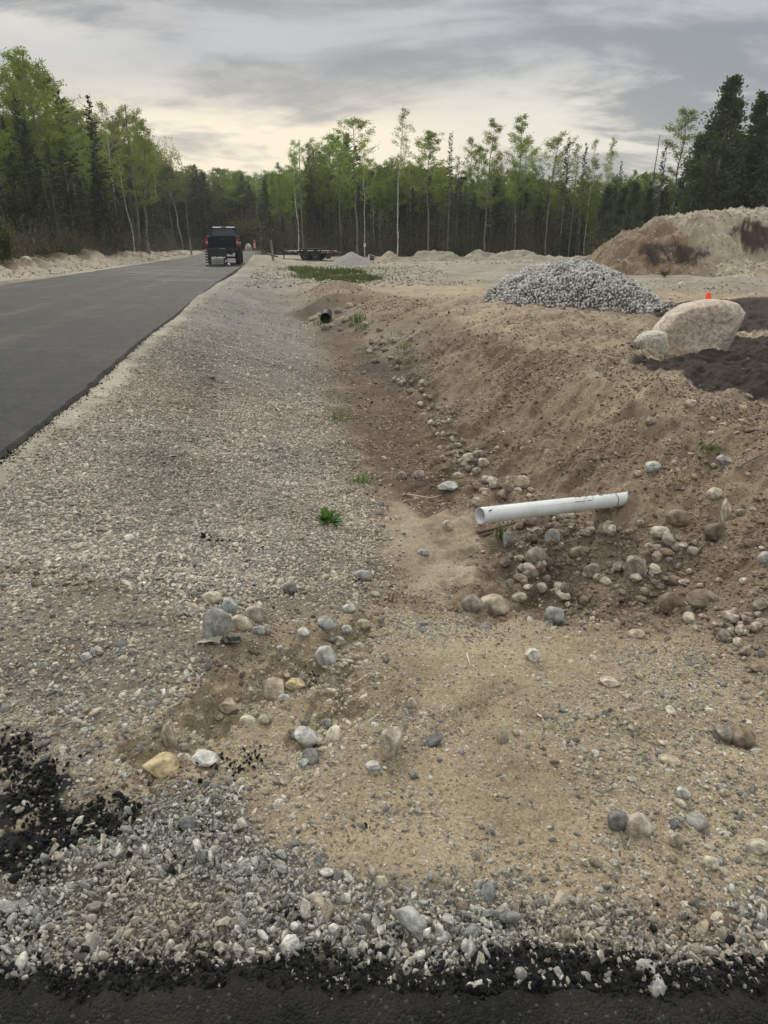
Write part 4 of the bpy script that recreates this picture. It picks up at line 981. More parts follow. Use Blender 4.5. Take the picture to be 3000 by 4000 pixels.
# ------------------------------------------------------------------ shape builder
class MB:
    def __init__(s): s.v = []; s.f = []
    def box(s, c, size, rot=None, taper=None):
        i = len(s.v); sx, sy, sz = [a/2 for a in size]
        for z in (-1, 1):
            k = taper if (taper and z > 0) else (1, 1)
            for x, y in ((-1, -1), (1, -1), (1, 1), (-1, 1)):
                p = Vector((x*sx*k[0], y*sy*k[1], z*sz))
                if rot: p.rotate(rot)
                s.v.append(tuple(p+Vector(c)))
        s.f += [tuple(i+a for a in q) for q in ((0,3,2,1),(4,5,6,7),(0,1,5,4),(1,2,6,5),(2,3,7,6),(3,0,4,7))]; return s
    def tube(s, pts, rad, n=8, cap=True):
        pts = [Vector(p) for p in pts]; rad = [rad]*len(pts) if isinstance(rad, (int, float)) else rad
        i0 = len(s.v)
        for k, p in enumerate(pts):
            d = (pts[min(k+1, len(pts)-1)]-pts[max(k-1, 0)]).normalized()
            a = d.cross(Vector((0, 0, 1))); a = a.normalized() if a.length > .05 else Vector((1, 0, 0)); b = d.cross(a)
            for j in range(n):
                t = 2*pi*j/n; s.v.append(tuple(p+(a*cos(t)+b*sin(t))*rad[k]))
        for k in range(len(pts)-1):
            for j in range(n):
                j2 = (j+1) % n; a = i0+k*n
                s.f.append((a+j, a+n+j, a+n+j2, a+j2))
        if cap:
            s.f.append(tuple(i0+j for j in range(n))); s.f.append(tuple(i0+(len(pts)-1)*n+j for j in reversed(range(n))))
        return s
    def lathe(s, prof, c=(0, 0, 0), n=20, axis='z'):
        i0 = len(s.v)
        for r, z in prof:
            for j in range(n):
                t = 2*pi*j/n; p = (r*cos(t), r*sin(t), z)
                if axis == 'x': p = (p[2], p[0], p[1])
                if axis == 'y': p = (p[0], p[2], p[1])
                s.v.append((p[0]+c[0], p[1]+c[1], p[2]+c[2]))
        for k in range(len(prof)-1):
            for j in range(n):
                j2 = (j+1) % n; a = i0+k*n; s.f.append((a+j, a+j2, a+n+j2, a+n+j))
        return s
    def prism(s, outline, x0, x1, axis='x'):
        """outline of (a,b) extruded from x0 to x1 along axis; axis x: (a,b)=(y,z); axis y: (a,b)=(x,z)"""
        i = len(s.v); n = len(outline)
        for xx in (x0, x1):
            for a, b in outline: s.v.append((xx, a, b) if axis == 'x' else (a, xx, b))
        s.f.append(tuple(i+j for j in range(n))); s.f.append(tuple(i+n+j for j in reversed(range(n))))
        for j in range(n):
            k = (j+1) % n; s.f.append((i+j, i+n+j, i+n+k, i+k))
        return s
    def mesh(s, name, mat, smooth_=False, bevel=0):
        me = bpy.data.meshes.new(name); me.from_pydata(s.v, [], s.f); bm = bmesh.new(); bm.from_mesh(me)
        bmesh.ops.recalc_face_normals(bm, faces=bm.faces)
        if bevel: bmesh.ops.bevel(bm, geom=list(bm.edges), offset=bevel, segments=2, affect='EDGES', clamp_overlap=True)
        bm.to_mesh(me); bm.free()
        me.materials.append(mat)
        if smooth_: me.polygons.foreach_set('use_smooth', [True]*len(me.polygons))
        return me
    def build(s, name, mat, parent=None, smooth_=False, bevel=0, loc=None, rot=None): return link(name, s.mesh(name, mat, smooth_, bevel), parent, loc, rot)

M_ = {}
M_['black'] = simple('black_steel', (.018, .018, .02), .5, 0, .3, 8, 0)
M_['paint'] = simple('dark_blue_paint', (.010, .015, .021), .5, 0, .2, 3, 0, spec=.15)
M_['glass'] = simple('tinted_glass', (.022, .026, .036), .15, 0, .1, 3, 0, spec=.5)
M_['rubber'] = simple('rubber', (.015, .015, .016), .85, 0, .3, 20, .003)
M_['rim'] = simple('dark_rim', (.06, .06, .065), .4, .7, .2, 10, 0)
M_['red'] = simple('red_lens', (.30, .010, .014), .35, 0, .1, 4, 0)
M_['white'] = simple('white_paint', (.72, .72, .70), .5, 0, .12, 8, 0)
M_['greyw'] = simple('grey_tray', (.38, .38, .36), .6, 0, .3, 8, 0)
M_['wood'] = simple('grey_wood', (.27, .235, .19), .85, 0, .3, 9, .004)
M_['deck'] = simple('deck_wood', (.50, .45, .38), .8, 0, .2, 6, .003)
M_['orange'] = simple('orange_plastic', (.95, .10, .015), .5, 0, .05, 6, 0)
M_['redband'] = simple('red_orange_plastic', (.80, .06, .03), .5, 0, .05, 6, 0)
M_['pvc'] = simple('white_pvc', (.66, .68, .69), .38, 0, .07, 6, .0008, c2=(.56, .57, .56))
M_['pvcin'] = simple('pvc_inside', (.42, .38, .30), .6, 0, .2, 8, 0)
M_['dirt'] = simple('clinging_dirt', (.19, .15, .115), .95, 0, .3, 30, .004)
M_['hdpe'] = simple('black_corrugated_plastic', (.012, .012, .013), .55, 0, .2, 10, 0)
M_['dark'] = simple('culvert_dark', (.004, .004, .004), .9, 0, .2, 10, 0)  # near-black, paints the shade in the depth of the pipe

# ------------------------------------------------------------------ white drain pipe
def pvc():
    b = PT(1348, 1074)+Vector((0, 0, -.012)); a = AT(1037, 1114, b.y-.62)
    r = .052; d = (b-a).normalized()
    zb = H1(b.x, b.y); za = H1(a.x, a.y); print('PIPE', a, za, b, zb)
    L0 = (b-a).length+.05
    root = thing('drain_pipe', 'white plastic drain pipe lying on the right ditch bank', 'pipe', a, 0)
    root.rotation_euler = d.to_track_quat('X', 'Z').to_euler()
    m = MB(); n = 40
    xs = np.linspace(0, L0, 40); prof = [(r-.004, .6)]+[(r-.004, .001), (r, 0)]+[(r, x) for x in xs[1:]]
    m.lathe([(r-.0045, L0*.98), (r-.0045, .0), (r, .0)]+[(r, x) for x in xs[1:]], n=n, axis='x')
    m.build('pipe_wall', M_['pvc'], root, True)
    MB().lathe([(r+.0005, L0-.165), (r+.0012, L0-.162), (r+.0012, L0-.159), (r+.0005, L0-.156)], n=30, axis='x').build('joint_ring', M_['dirt'], root, True)
    # crumbs of soil on top
    V = []; F = []
    Vi, Fi = ICO[1]
    for k in range(900):
        x = rnd.uniform(.52, 1)**.75*L0*.97; t = rnd.gauss(.25, .16+.12*(k % 5 == 0)); s = rnd.uniform(.003, .0075)
        c = np.array([x, sin(t)*r, cos(t)*r]); F.append(Fi+len(V)*len(Vi)); V.append(Vi*s*np.array([rnd.uniform(1, 2.5), 1, .6])+c)
    me = mesh_np('soil_crumbs', np.concatenate(V), np.concatenate(F), [M_['dirt']]); o = link('soil_crumbs', me, root); o['kind'] = 'stuff'
    # printed marking (illegible small dark line in the photo) and stain at the mouth
    m = MB()
    for k in range(9):
        if k in (5,): continue
        x = L0*.58+.018*k; t = radians(-48); 
        m.box((x, sin(t)*(r+.0006), cos(t)*(r+.0006)), (.011, .002, .009), Euler((-t, 0, 0)))
    m.build('printed_mark', M_['black'], root)
    # long dash of fine print before it
    m = MB()
    for k in range(14):
        x = L0*.36+.028*k; t = radians(-52); m.box((x, sin(t)*(r+.0005), cos(t)*(r+.0005)), (.016, .0016, .0022), Euler((-t, 0, 0)))
    m.build('printed_line', M_['greyw'], root)
    MB().box((.045, sin(radians(-40))*(r+.0006), cos(radians(-40))*(r+.0006)), (.022, .0016, .03), Euler((radians(40), 0, 0))).build('mud_stain', simple('stain', (.45, .36, .22), .8, bmp=0), root)
    return root
pvc()

# ------------------------------------------------------------------ culvert
def culvert():
    c = PT(703, 700); cy = c.y+.28; cz = H1(c.x, c.y)+.155
    root = thing('culvert_pipe', 'black corrugated culvert mouth opening at the ditch head', 'culvert', (c.x, cy-.24, cz), radians(2))
    prof = [(.125, 2.0), (.125, .01), (.132, 0)]
    for k in range(24): prof += [(.150, .02+k*.07), (.150, .05+k*.07), (.138, .06+k*.07), (.138, .082+k*.07)]
    MB().lathe(prof, n=28, axis='y').build('corrugated_wall', M_['hdpe'], root, True)
    MB().lathe([(.124, 1.6), (.001, 1.6)], n=20, axis='y').build('painted_shade_disc', M_['dark'], root)  # added black disc standing in for the shade deep inside the pipe
culvert()

# ------------------------------------------------------------------ traffic cone
def cone():
    y = 12.3; p = AT(1520, 700, y); z = H1(p.x, y)
    top = AT(1521, 632, y).z; h = top-z
    root = thing('traffic_cone', 'bright orange traffic cone poking up behind the huge boulder', 'traffic cone', (p.x, y, z))
    MB().box((0, 0, .02), (.36, .36, .04)).build('base_plate', M_['black'], root, bevel=.01)
    MB().lathe([(.16, .04), (.15, .06), (.036, h-.01), (.032, h), (.022, h), (.022, h-.03)], n=24).build('cone_body', M_['orange'], root, True)
cone()

# ------------------------------------------------------------------ pickup
def wheel(parent, loc, r, wd, rimr, inner=False):
    t = MB().lathe([(rimr, -wd/2+.01), (r-.03, -wd/2), (r, -wd/2+.03), (r, wd/2-.03), (r-.03, wd/2), (rimr, wd/2-.01)], n=28, axis='x')
    root = link('wheel', t.mesh('tyre', M_['rubber'], True), parent, loc)
    rm = MB().lathe([(rimr, -wd/2+.012), (rimr-.02, -wd/2+.05), (.06, -wd/2+.06), (.05, -wd/2+.03), (.001, -wd/2+.03)], n=20, axis='x')
    rm.lathe([(rimr, wd/2-.012), (rimr-.02, wd/2-.05), (.06, wd/2-.06), (.05, wd/2-.03), (.001, wd/2-.03)], n=20, axis='x').build('rim', M_['rim'], root, True)
    return root
def pickup():
    wb = P(487, 572, RZ); hd = math.atan2(.154, 1.0)
    root = thing('pickup_truck', 'lifted dark pickup truck parked on the road, seen from behind', 'pickup truck', (wb[0]-.02, wb[1], RZ+.02), hd)
    pt = M_['paint']
    # local: x right, y forward (0 = rear axle plane), z up
    yb = -1.05
    # bed: side walls with wheel arches
    for s in (-1, 1):
        out = [(yb, .98), (yb, 1.60), (yb+.04, 1.66), (1.15, 1.68), (1.15, .92), (.62, .92)]
        for k in range(9):
            t = pi*k/8; out.append((.0+.55*cos(t), .86+.42*sin(t)))
        out += [(-.62, .92)]
        m = MB().prism(out, s*.80, s*1.0); m.build('bed_side', pt, root, bevel=.012)
        MB().prism([(-.62,.88)]+[( .60*cos(pi-k*pi/8), .86+.47*sin(k*pi/8)) for k in range(9)]+[(.62,.88)]+[(.54*cos(k*pi/8), .86+.41*sin(k*pi/8)) for k in range(9)], s*1.0, s*1.06).build('wheel_arch', M_['black'], root)
    MB().box((0, .05, 1.06), (1.60, 2.15, .10)).build('bed_floor', M_['black'], root)
    tg = MB().box((0, yb+.02, 1.35), (1.60, .07, .58)).build('tailgate', pt, root, bevel=.015)
    MB().box((0, yb-.03, 1.52), (.26, .03, .07)).build('handle', M_['black'], tg, bevel=.005)
    MB().box((0, yb-.022, 1.12), (1.45, .02, .05)).build('ridge', pt, tg)
    for s in (-1, 1):
        MB().prism([(yb-.03, 1.08), (yb-.045, 1.30), (yb-.03, 1.56), (yb+.10, 1.56), (yb+.10, 1.08)], s*.85, s*1.005).build('tail_light', M_['red'], root, bevel=.01)
        MB().box((s*.91, yb-.043, 1.31), (.10, .01, .12)).build('reversing_lamp', simple('lamp_lens', (.65, .50, .50), .2, bmp=0), root)
    MB().box((0, yb-.10, .90), (1.86, .22, .20)).build('bumper', M_['black'], root, bevel=.03)
    MB().box((0, yb-.215, .90), (.34, .01, .15)).build('licence_plate', M_['greyw'], root)
    MB().box((0, yb-.1, .72), (.10, .30, .10)).build('tow_hitch', M_['black'], root)
    # cab
    prof = [(1.18, .72), (1.18, 1.66), (1.32, 2.17), (1.5, 2.22), (2.7, 2.21), (3.45, 1.66), (4.6, 1.52), (4.72, 1.30), (4.75, .80), (4.35, .78)]
    prof += [(3.72+.55*cos(t), .80+.44*sin(t)) for t in [pi*k/8 for k in range(1, 8)]]+[(3.1, .72)]
    cab = MB().prism([(a, b) for a, b in prof if b <= 1.67 or a > 0], -.98, .98)
    me = cab.mesh('cab_body', pt)
    for v in me.vertices:                       # tumblehome above the waist line
        if v.co.z > 1.70: v.co.x *= .70 if v.co.z > 2.1 else .76
    link('cab_body', me, root)
    # rear window, side windows
    def pane(name, pts, off=(0, 0, 0), th=.012):
        m = MB(); m.v = [tuple(p) for p in pts]; q = [tuple(Vector(p)+Vector(off)) for p in pts]; n = len(pts); m.v += q
        m.f = [tuple(range(n)), tuple(reversed(range(n, 2*n)))]+[(i, n+i, n+(i+1) % n, (i+1) % n) for i in range(n)]
        return m.build(name, M_['glass'], root)
    pane('rear_window', [(-.80, 1.205, 1.70), (.80, 1.205, 1.70), (.60, 1.315, 2.10), (-.60, 1.315, 2.10)], (0, -.02, -.004))
    for s in (-1, 1):
        pane('side_window', [(s*.93, 1.40, 1.72), (s*.93, 3.1, 1.72), (s*.725, 2.62, 2.12), (s*.725, 1.52, 2.12)], (s*.02, 0, .004))
    MB().box((0, 1.33, 2.185), (.30, .05, .045)).build('brake_light', M_['red'], root, bevel=.005)
    for s in (-1, 1):
        mr = MB().box((s*1.22, 3.0, 1.66), (.24, .10, .30)).build('wing_mirror', M_['black'], root, bevel=.03)
        MB().box((s*1.05, 3.0, 1.60), (.22, .05, .05)).build('arm', M_['black'], mr)
    MB().box((0, 1.8, .70), (.9, 5.2, .16)).build('chassis', M_['black'], root)
    MB().tube([(-.75, 0, .42), (.75, 0, .42)], .06, 10).build('rear_axle', M_['black'], root)
    MB().lathe([(.001, -.12), (.12, -.08), (.16, 0), (.12, .08), (.001, .12)], (0, 0, .42), 14, 'y').build('differential', M_['black'], root, True)
    MB().tube([(.45, yb+.05, .62), (.45, .9, .60)], .04, 8).build('exhaust', M_['rim'], root)
    for x, y in ((-.84, 0), (.84, 0), (-.84, 3.72), (.84, 3.72)): wheel(root, (x, y, .42), .42, .30, .24)
pickup()
def rack():
    p = P(470, 576, RZ)
    root = thing('cargo_rack', 'black steel hitch rack with striped side post behind the pickup', 'cargo rack', (p[0], p[1], RZ+.03), math.atan2(.154, 1))
    W = .60; H_ = .97; bk = M_['black']
    for x in (-.42, .42): MB().box((x, 0, .42), (.09, .07, .80)).build('leg', bk, root)
    for x in (-.42, .40): 
        MB().lathe([(.001, -.03), (.06, -.03), (.06, .03), (.001, .03)], (x, -.02, .06), 12, 'x').build('caster', M_['rubber'], root)
    MB().box((0, -.02, .92), (1.12, .05, .07)).build('top_bar', bk, root)
    m = MB().box((.05, .03, .72), (1.05, .03, .34))
    m.build('dark_panel', bk, root)
    for z in (.83, .62): MB().box((-.05, -.012, z), (.55, .01, .035)).build('slat', M_['rim'], root)
    sp_ = MB().box((-W+.02, 0, .5), (.15, .05, .98)).build('side_post', bk, root)
    for k in range(6): MB().box((-W+.02, -.028, .13+.15*k), (.13, .008, .055 if k else .09)).build('reflective_stripe', M_['white'], sp_)
    MB().box((W-.03, 0, .5), (.06, .05, .94)).build('side_post', bk, root)
    tr = MB().prism([(-.30, .12), (.34, .12), (.40, .42), (-.34, .42)], -.05, .35, 'y').build('tray', M_['greyw'], root)
    for z in (.22, .30): MB().box((.02, -.055, z), (.5, .008, .02)).build('tray_slot', bk, tr)
    for k in range(6):
        V, F = round_stone(900+k, 2); me = mesh_np('load', V*np.array([.20, .16, .14]), F, [M_['white']]); link('sack', me, root, (-.22+.13*k, -.02, .47+.02*(k == 1)), (0, 0, k))
    MB().box((0, 0, .11), (.75, .05, .035)).build('lower_bar', M_['greyw'], root)
    V, F = round_stone(930, 2); link('white_bag', mesh_np('white_bag', V*np.array([.2, .16, .26]), F, [M_['white']]), root, (.66, .02, .10))
rack()

# ------------------------------------------------------------------ trailer
def trailer():
    c = P(668, 563, 0); s = 55/60*1.0; root = thing('flatbed_trailer', 'black tandem-axle flatbed trailer with upright ramps by the woods', 'trailer', (c[0], 55.0, H1(c[0], 55)+.0), radians(-7))
    bk = M_['black']
    x0 = AT(616, 550, 55)[0]-c[0]; x1 = AT(728, 550, 55)[0]-c[0]; W = 1.9
    MB().box(((x0+x1)/2, -W/2, .60), (x1-x0, .07, .14)).build('side_rail', bk, root)
    MB().box(((x0+x1)/2, W/2, .60), (x1-x0, .07, .14)).build('side_rail', bk, root)
    MB().box(((x0+x1)/2-.05, 0, .64), (x1-x0-.1, W-.08, .05)).build('deck', M_['deck'], root)
    for i in range(6): MB().box((x0+.3+i*(x1-x0-.5)/5, 0, .54), (.06, W-.1, .10)).build('cross_member', bk, root)
    MB().box((x0+.03, 0, .72), (.06, W, .16)).build('front_stop', bk, root)
    for y in (-.03, .03): pass
    MB().tube([(x0, -W/2+.1, .55), (x0-.55, 0, .48)], .035, 8).tube([(x0, W/2-.1, .55), (x0-.55, 0, .48)], .035, 8).build('tongue', bk, root)
    MB().lathe([(.001, -.05), (.06, -.04), (.06, .05), (.001, .07)], (x0-.58, 0, .5), 10).build('coupler', bk, root)
    MB().box((x0+.12, -W/2-.03, .32), (.07, .07, .62)).build('jack_leg', bk, root)
    xm = AT(677, 550, 55)[0]-c[0]
    for y in (-W/2-.05, W/2+.05):
        for dx in (-.40, .40): wheel(root, (xm+dx, y, .36), .36, .22, .19).rotation_euler = (0, 0, pi/2)
        out = [(xm-.92, .55), (xm-.72, .82), (xm+.72, .82), (xm+.92, .50), (xm+.86, .48), (xm+.69, .77), (xm-.69, .77), (xm-.86, .53)]
        MB().prism(out, y-.14, y+.14, 'y').build('fender', bk, root)
    for i in range(5): MB().box((x0+.35+i*.22, -W/2-.042, .60), (.12, .008, .05)).build('reflector', M_['redband'] if i % 2 == 0 else M_['white'], root)
    for i in range(4): MB().box((x1-.9+i*.22, -W/2-.042, .57), (.12, .008, .05)).build('reflector', M_['redband'] if i % 2 else M_['white'], root)
    MB().box((x1-.45, -W/2+.02, .33), (.35, .1, .42)).build('rear_leg', bk, root)
    for uu in (719.5, 736.5):
        xx = AT(uu, 540, 55)[0]-c[0]
        r = thing_part = MB()
        for dx in (-.13, .13): r.box((xx+dx, -.3, 1.05), (.05, .07, 1.25))
        for k in range(8): r.box((xx, -.3, .5+k*.16), (.22, .05, .06))
        r.build('loading_ramp', bk, root)
    MB().box((x1+.0, 0, .52), (.12, W, .16)).build('rear_beam', bk, root)
    MB().box((x1+.25, -.3, .50), (.5, .7, .08)).build('ramp_hinge', bk, root)
    V, F = round_stone(950, 2); link('white_bucket', mesh_np('white_bucket', V*np.array([.30, .22, .26]), F, [M_['white']]), root, (x0+.35, -W/2-.2, .14))
trailer()

# ------------------------------------------------------------------ posts, markers, signs
def post(u, vt, vb, y, r, lab, lean=0.0):
    a = AT(u, vb, y); b = AT(u, vt, y); z = min(a.z, H1(a.x, y)); 
    root = thing('wooden_post', lab, 'post', (a.x, y, z-.1)); h = b.z-z+.1
    pts = [(0, 0, 0), (lean*.4, 0, h*.4), (lean, .01, h*.97), (lean, .01, h)]
    MB().tube(pts, [r*1.05, r, r*.92, r*.6], 9).build('post_shaft', M_['wood'], root)
post(414, 514, 551, 70, .085, 'weathered post on the far left side of the road')
post(590, 518, 554, 52, .085, 'weathered leaning post right of the road near the trailer', -.10)
def plank():
    a = AT(577, 549, 51.2); b = AT(599, 555, 50.2); o = thing('black_pipe_length', 'black pipe length lying at the foot of the right post', 'pipe', a)
    d = (b-a); MB().tube([(0, 0, 0.02), (d.x, d.y, d.z+.03)], .055, 10).build('pipe_shell', M_['hdpe'], o)
plank()
def delineator():
    y = 92; a = AT(550.6, 539.8, y); t = AT(550.6, 519, y); h = t.z-a.z
    root = thing('channelizer_post', 'slim red and white road marker with orange top beyond the pickup', 'road marker', (a.x, y, a.z-.05))
    h += .05
    MB().box((0, 0, .04), (.42, .42, .08)).build('base_plate', M_['black'], root, bevel=.015)
    MB().lathe([(.15, .08), (.14, .3), (.12, h*.78), (.001, h*.79)], n=16).build('marker_tube', M_['redband'], root, True)
    for z in (.30, .52, .74): MB().lathe([(.148, z*h*.8), (.145, z*h*.8+.12)], n=16).build('white_band', M_['white'], root, True)
    MB().lathe([(.05, h*.78), (.10, h*.82), (.12, h*.92), (.05, h), (.001, h)], n=14).build('orange_top', simple('amber', (.85, .28, .05), .4, bmp=0), root, True)
delineator()
def small_marker():
    y = 55; a = AT(797, 559.5, y); root = thing('white_stake', 'short white stake beside the tan berm', 'stake', (a.x, y, a.z-.05))
    MB().box((0, 0, .16), (.10, .05, .38)).build('stake_body', M_['white'], root, bevel=.01)
    b = AT(803, 556, 55.5); r2 = thing('plank_scrap', 'dark box with pale plank leaning behind the white stake', 'scrap', (b.x, 55.5, b.z))
    MB().box((0, 0, -.1), (.35, .3, .22)).build('dark_box', M_['black'], r2)
    MB().box((.25, -.18, .10), (.9, .10, .03), Euler((0, radians(16), 0))).build('pale_plank', M_['white'], r2)
small_marker()

# ------------------------------------------------------------------ trees
def leaf_mat(name, c1, c2, trans=.35, scale=.8):
    m, b = new_mat(name); co = objco()
    n = noise(co, scale, 4, .6)
    oi = N.new('ShaderNodeObjectInfo').outputs['Random']
    c = mixc(smooth(n, .35, .65), c1, c2)
    hs = N.new('ShaderNodeHueSaturation'); L.new(c, hs.inputs['Color'])
    L.new(mth('ADD', .482, mth('MULTIPLY', oi, .036)), hs.inputs['Hue']); L.new(mth('ADD', .72, mth('MULTIPLY', oi, .55)), hs.inputs['Value'])
    L.new(hs.outputs[0], b.inputs['Base Color']); b.inputs['Roughness'].default_value = .7; b.inputs['Specular IOR Level'].default_value = .2
    if trans:
        tr = N.new('ShaderNodeBsdfTranslucent'); L.new(hs.outputs[0], tr.inputs[0]); ms = N.new('ShaderNodeMixShader'); ms.inputs[0].default_value = trans
        L.new(b.outputs[0], ms.inputs[1]); L.new(tr.outputs[0], ms.inputs[2]); L.new(ms.outputs[0], N['Material Output'].inputs[0])
    return m
T = {}
T['aspen'] = leaf_mat('aspen_leaf', (.14, .19, .035), (.28, .33, .06), .45, .35)
T['aspen2'] = leaf_mat('birch_leaf', (.12, .16, .035), (.20, .24, .05), .45)
T['spruce'] = leaf_mat('spruce_needle', (.042, .062, .030), (.095, .105, .045), .18)
T['cedar'] = leaf_mat('cedar_spray', (.045, .070, .028), (.10, .12, .04), .2)
T['dead'] = simple('dead_twigs', (.19, .165, .14), .9, 0, .25, 3, 0)
def bark(name, c1, c2, white=False):
    m, b = new_mat(name); co = objco()
    n = noise(co, 3.0, 5, .65, sc=(1, 1, .35 if not white else 1.6))
    lnk(mixc(smooth(n, .42, .62), c1, c2), b.inputs['Base Color']); b.inputs['Roughness'].default_value = .85
    L.new(bump(n, .02), b.inputs['Normal']); return m
T['bark'] = bark('grey_bark', (.13, .115, .10), (.25, .23, .20))
T['birch'] = bark('white_bark', (.30, .28, .25), (.62, .60, .55), True)
T['asp'] = bark('aspen_bark', (.12, .11, .09), (.23, .22, .19), True)

class TM:                     # numpy triangle/quad soup for trees
    def __init__(s): s.tv = []; s.tf = []; s.n = 0; s.lv = []
    def limb(s, pts, rad, n=4):
        pts = np.asarray(pts, float); k = len(pts); rad = np.asarray(rad, float)
        d = np.gradient(pts, axis=0); d /= np.linalg.norm(d, axis=1)[:, None]+1e-9
        ref = np.where(np.abs(d[:, 2:3]) > .9, np.array([[1., 0, 0]]), np.array([[0, 0, 1.]]))
        a = np.cross(d, ref); a /= np.linalg.norm(a, axis=1)[:, None]; b = np.cross(d, a)
        t = np.arange(n)/n*2*pi
        V = pts[:, None]+rad[:, None, None]*(a[:, None]*np.cos(t)[None, :, None]+b[:, None]*np.sin(t)[None, :, None])
        i = np.arange(k-1)[:, None]*n; j = np.arange(n)[None]; j2 = (j+1) % n
        s.tf.append((np.stack([i+j, i+j2, i+n+j2, i+n+j], -1).reshape(-1, 4))+s.n); s.tv.append(V.reshape(-1, 3)); s.n += k*n
    def leaves(s, C, size, r, el=1.0, dirs=None):
        C = np.asarray(C, float); n = len(C)
        a = r.normal(size=(n, 3)) if dirs is None else dirs+r.normal(size=(n, 3))*.35
        a /= np.linalg.norm(a, axis=1)[:, None]+1e-9
        b = np.cross(a, r.normal(size=(n, 3))); b /= np.linalg.norm(b, axis=1)[:, None]+1e-9
        sz = size*r.uniform(.6, 1.25, (n, 1))
        q = np.stack([C-a*sz*.5*el, C+b*sz*.32, C+a*sz*.5*el, C-b*sz*.32], 1); s.lv.append(q)
    def meshes(s, mt, ml):
        t = mesh_np('trunk', np.concatenate(s.tv), np.concatenate(s.tf), [mt])
        q = np.concatenate(s.lv); n = len(q); F = np.arange(n*4).reshape(-1, 4)
        l = mesh_np('crown', q.reshape(-1, 3), F, [ml], smooth_=False); return t, l
def aspen(seed, Hh=12., spread=1.5, start=.45, nb=34, dens=7, leaf=.115, bare=0.0, rt=.085, lean=.3, limb=None):
    r = np.random.default_rng(seed); m = TM(); k = 14; z = np.linspace(0, Hh, k)
    wx = np.cumsum(r.normal(size=k))*.06+lean*(z/Hh)**1.5*r.uniform(-1, 1); wy = np.cumsum(r.normal(size=k))*.06
    wx -= wx[0]; wy -= wy[0]; rad = rt*(1-.88*(z/Hh))+.006
    m.limb(np.stack([wx, wy, z], 1), rad, 6)
    C = []
    if r.random() < .4:       # forked top
        pass
    for i in range(nb):
        f = start+(1-start)*(i+r.random())/nb; zc = f*Hh; bx, by = np.interp(zc, z, wx), np.interp(zc, z, wy)
        t = (f-start)/(1-start); ln = spread*(.35+.9*math.sin(pi*min(1, t*.85+.12)))*r.uniform(.6, 1.15)*(1-.35*t)
        az_ = r.uniform(0, 2*pi); el = radians(r.uniform(25, 62)); q = np.array([0, .35, .7, 1.0])*ln
        p = np.stack([bx+np.cos(az_)*np.cos(el)*q+r.normal(size=4)*.06*q, by+np.sin(az_)*np.cos(el)*q+r.normal(size=4)*.06*q, zc+np.sin(el)*q*(1-.12*q)+0*q], 1)
        m.limb(p, np.array([.022, .014, .009, .004])*(1.3-t*.6), 3)
        nsub = 3
        ends = [p]
        for _ in range(nsub):
            s0 = r.uniform(.25, .9); b0 = p[0]*(1-s0)+p[-1]*s0; d = np.array([np.cos(az_+r.normal()*.9), np.sin(az_+r.normal()*.9), r.uniform(.1, 1)])*ln*r.uniform(.25, .5)
            pp_ = np.stack([b0, b0+d*.5, b0+d]); m.limb(pp_, np.array([.008, .006, .003]), 3); ends.append(pp_)
        if r.random() < bare: continue
        for e in ends:
            nn = max(2, int(dens*.6)); tt_ = r.uniform(.35, 1.02, nn)
            base = e[0]*(1-tt_[:, None])+e[-1]*tt_[:, None]
            for c in base:
                kx = r.integers(5, 12); C.append(c+r.normal(size=(kx, 3))*np.array([.13, .13, .11]))
    if limb:
        q = np.array([[np.interp(.60*Hh, z, wx), 0, .60*Hh], [limb*.35, .1, .70*Hh], [limb*.75, .2, .765*Hh], [limb, .2, .76*Hh], [limb*1.08, .2, .71*Hh]])
        m.limb(q, np.array([.05, .035, .022, .014, .006]), 4)
        for t in np.linspace(.25, 1.0, 9):
            c0 = np.array([np.interp(t, np.linspace(0, 1, 5), q[:, i]) for i in range(3)])
            for _ in range(2 if t < .75 else 7):
                e = c0+r.normal(size=3)*np.array([.35, .3, .42]); m.limb(np.stack([c0, (c0+e)/2+.03, e]), np.array([.012, .008, .003]), 3)
                for _k in range(3): C.append(e+r.normal(size=3)*.15+r.normal(size=(9, 3))*.12)
    m.leaves(np.concatenate(C), leaf, r); return m
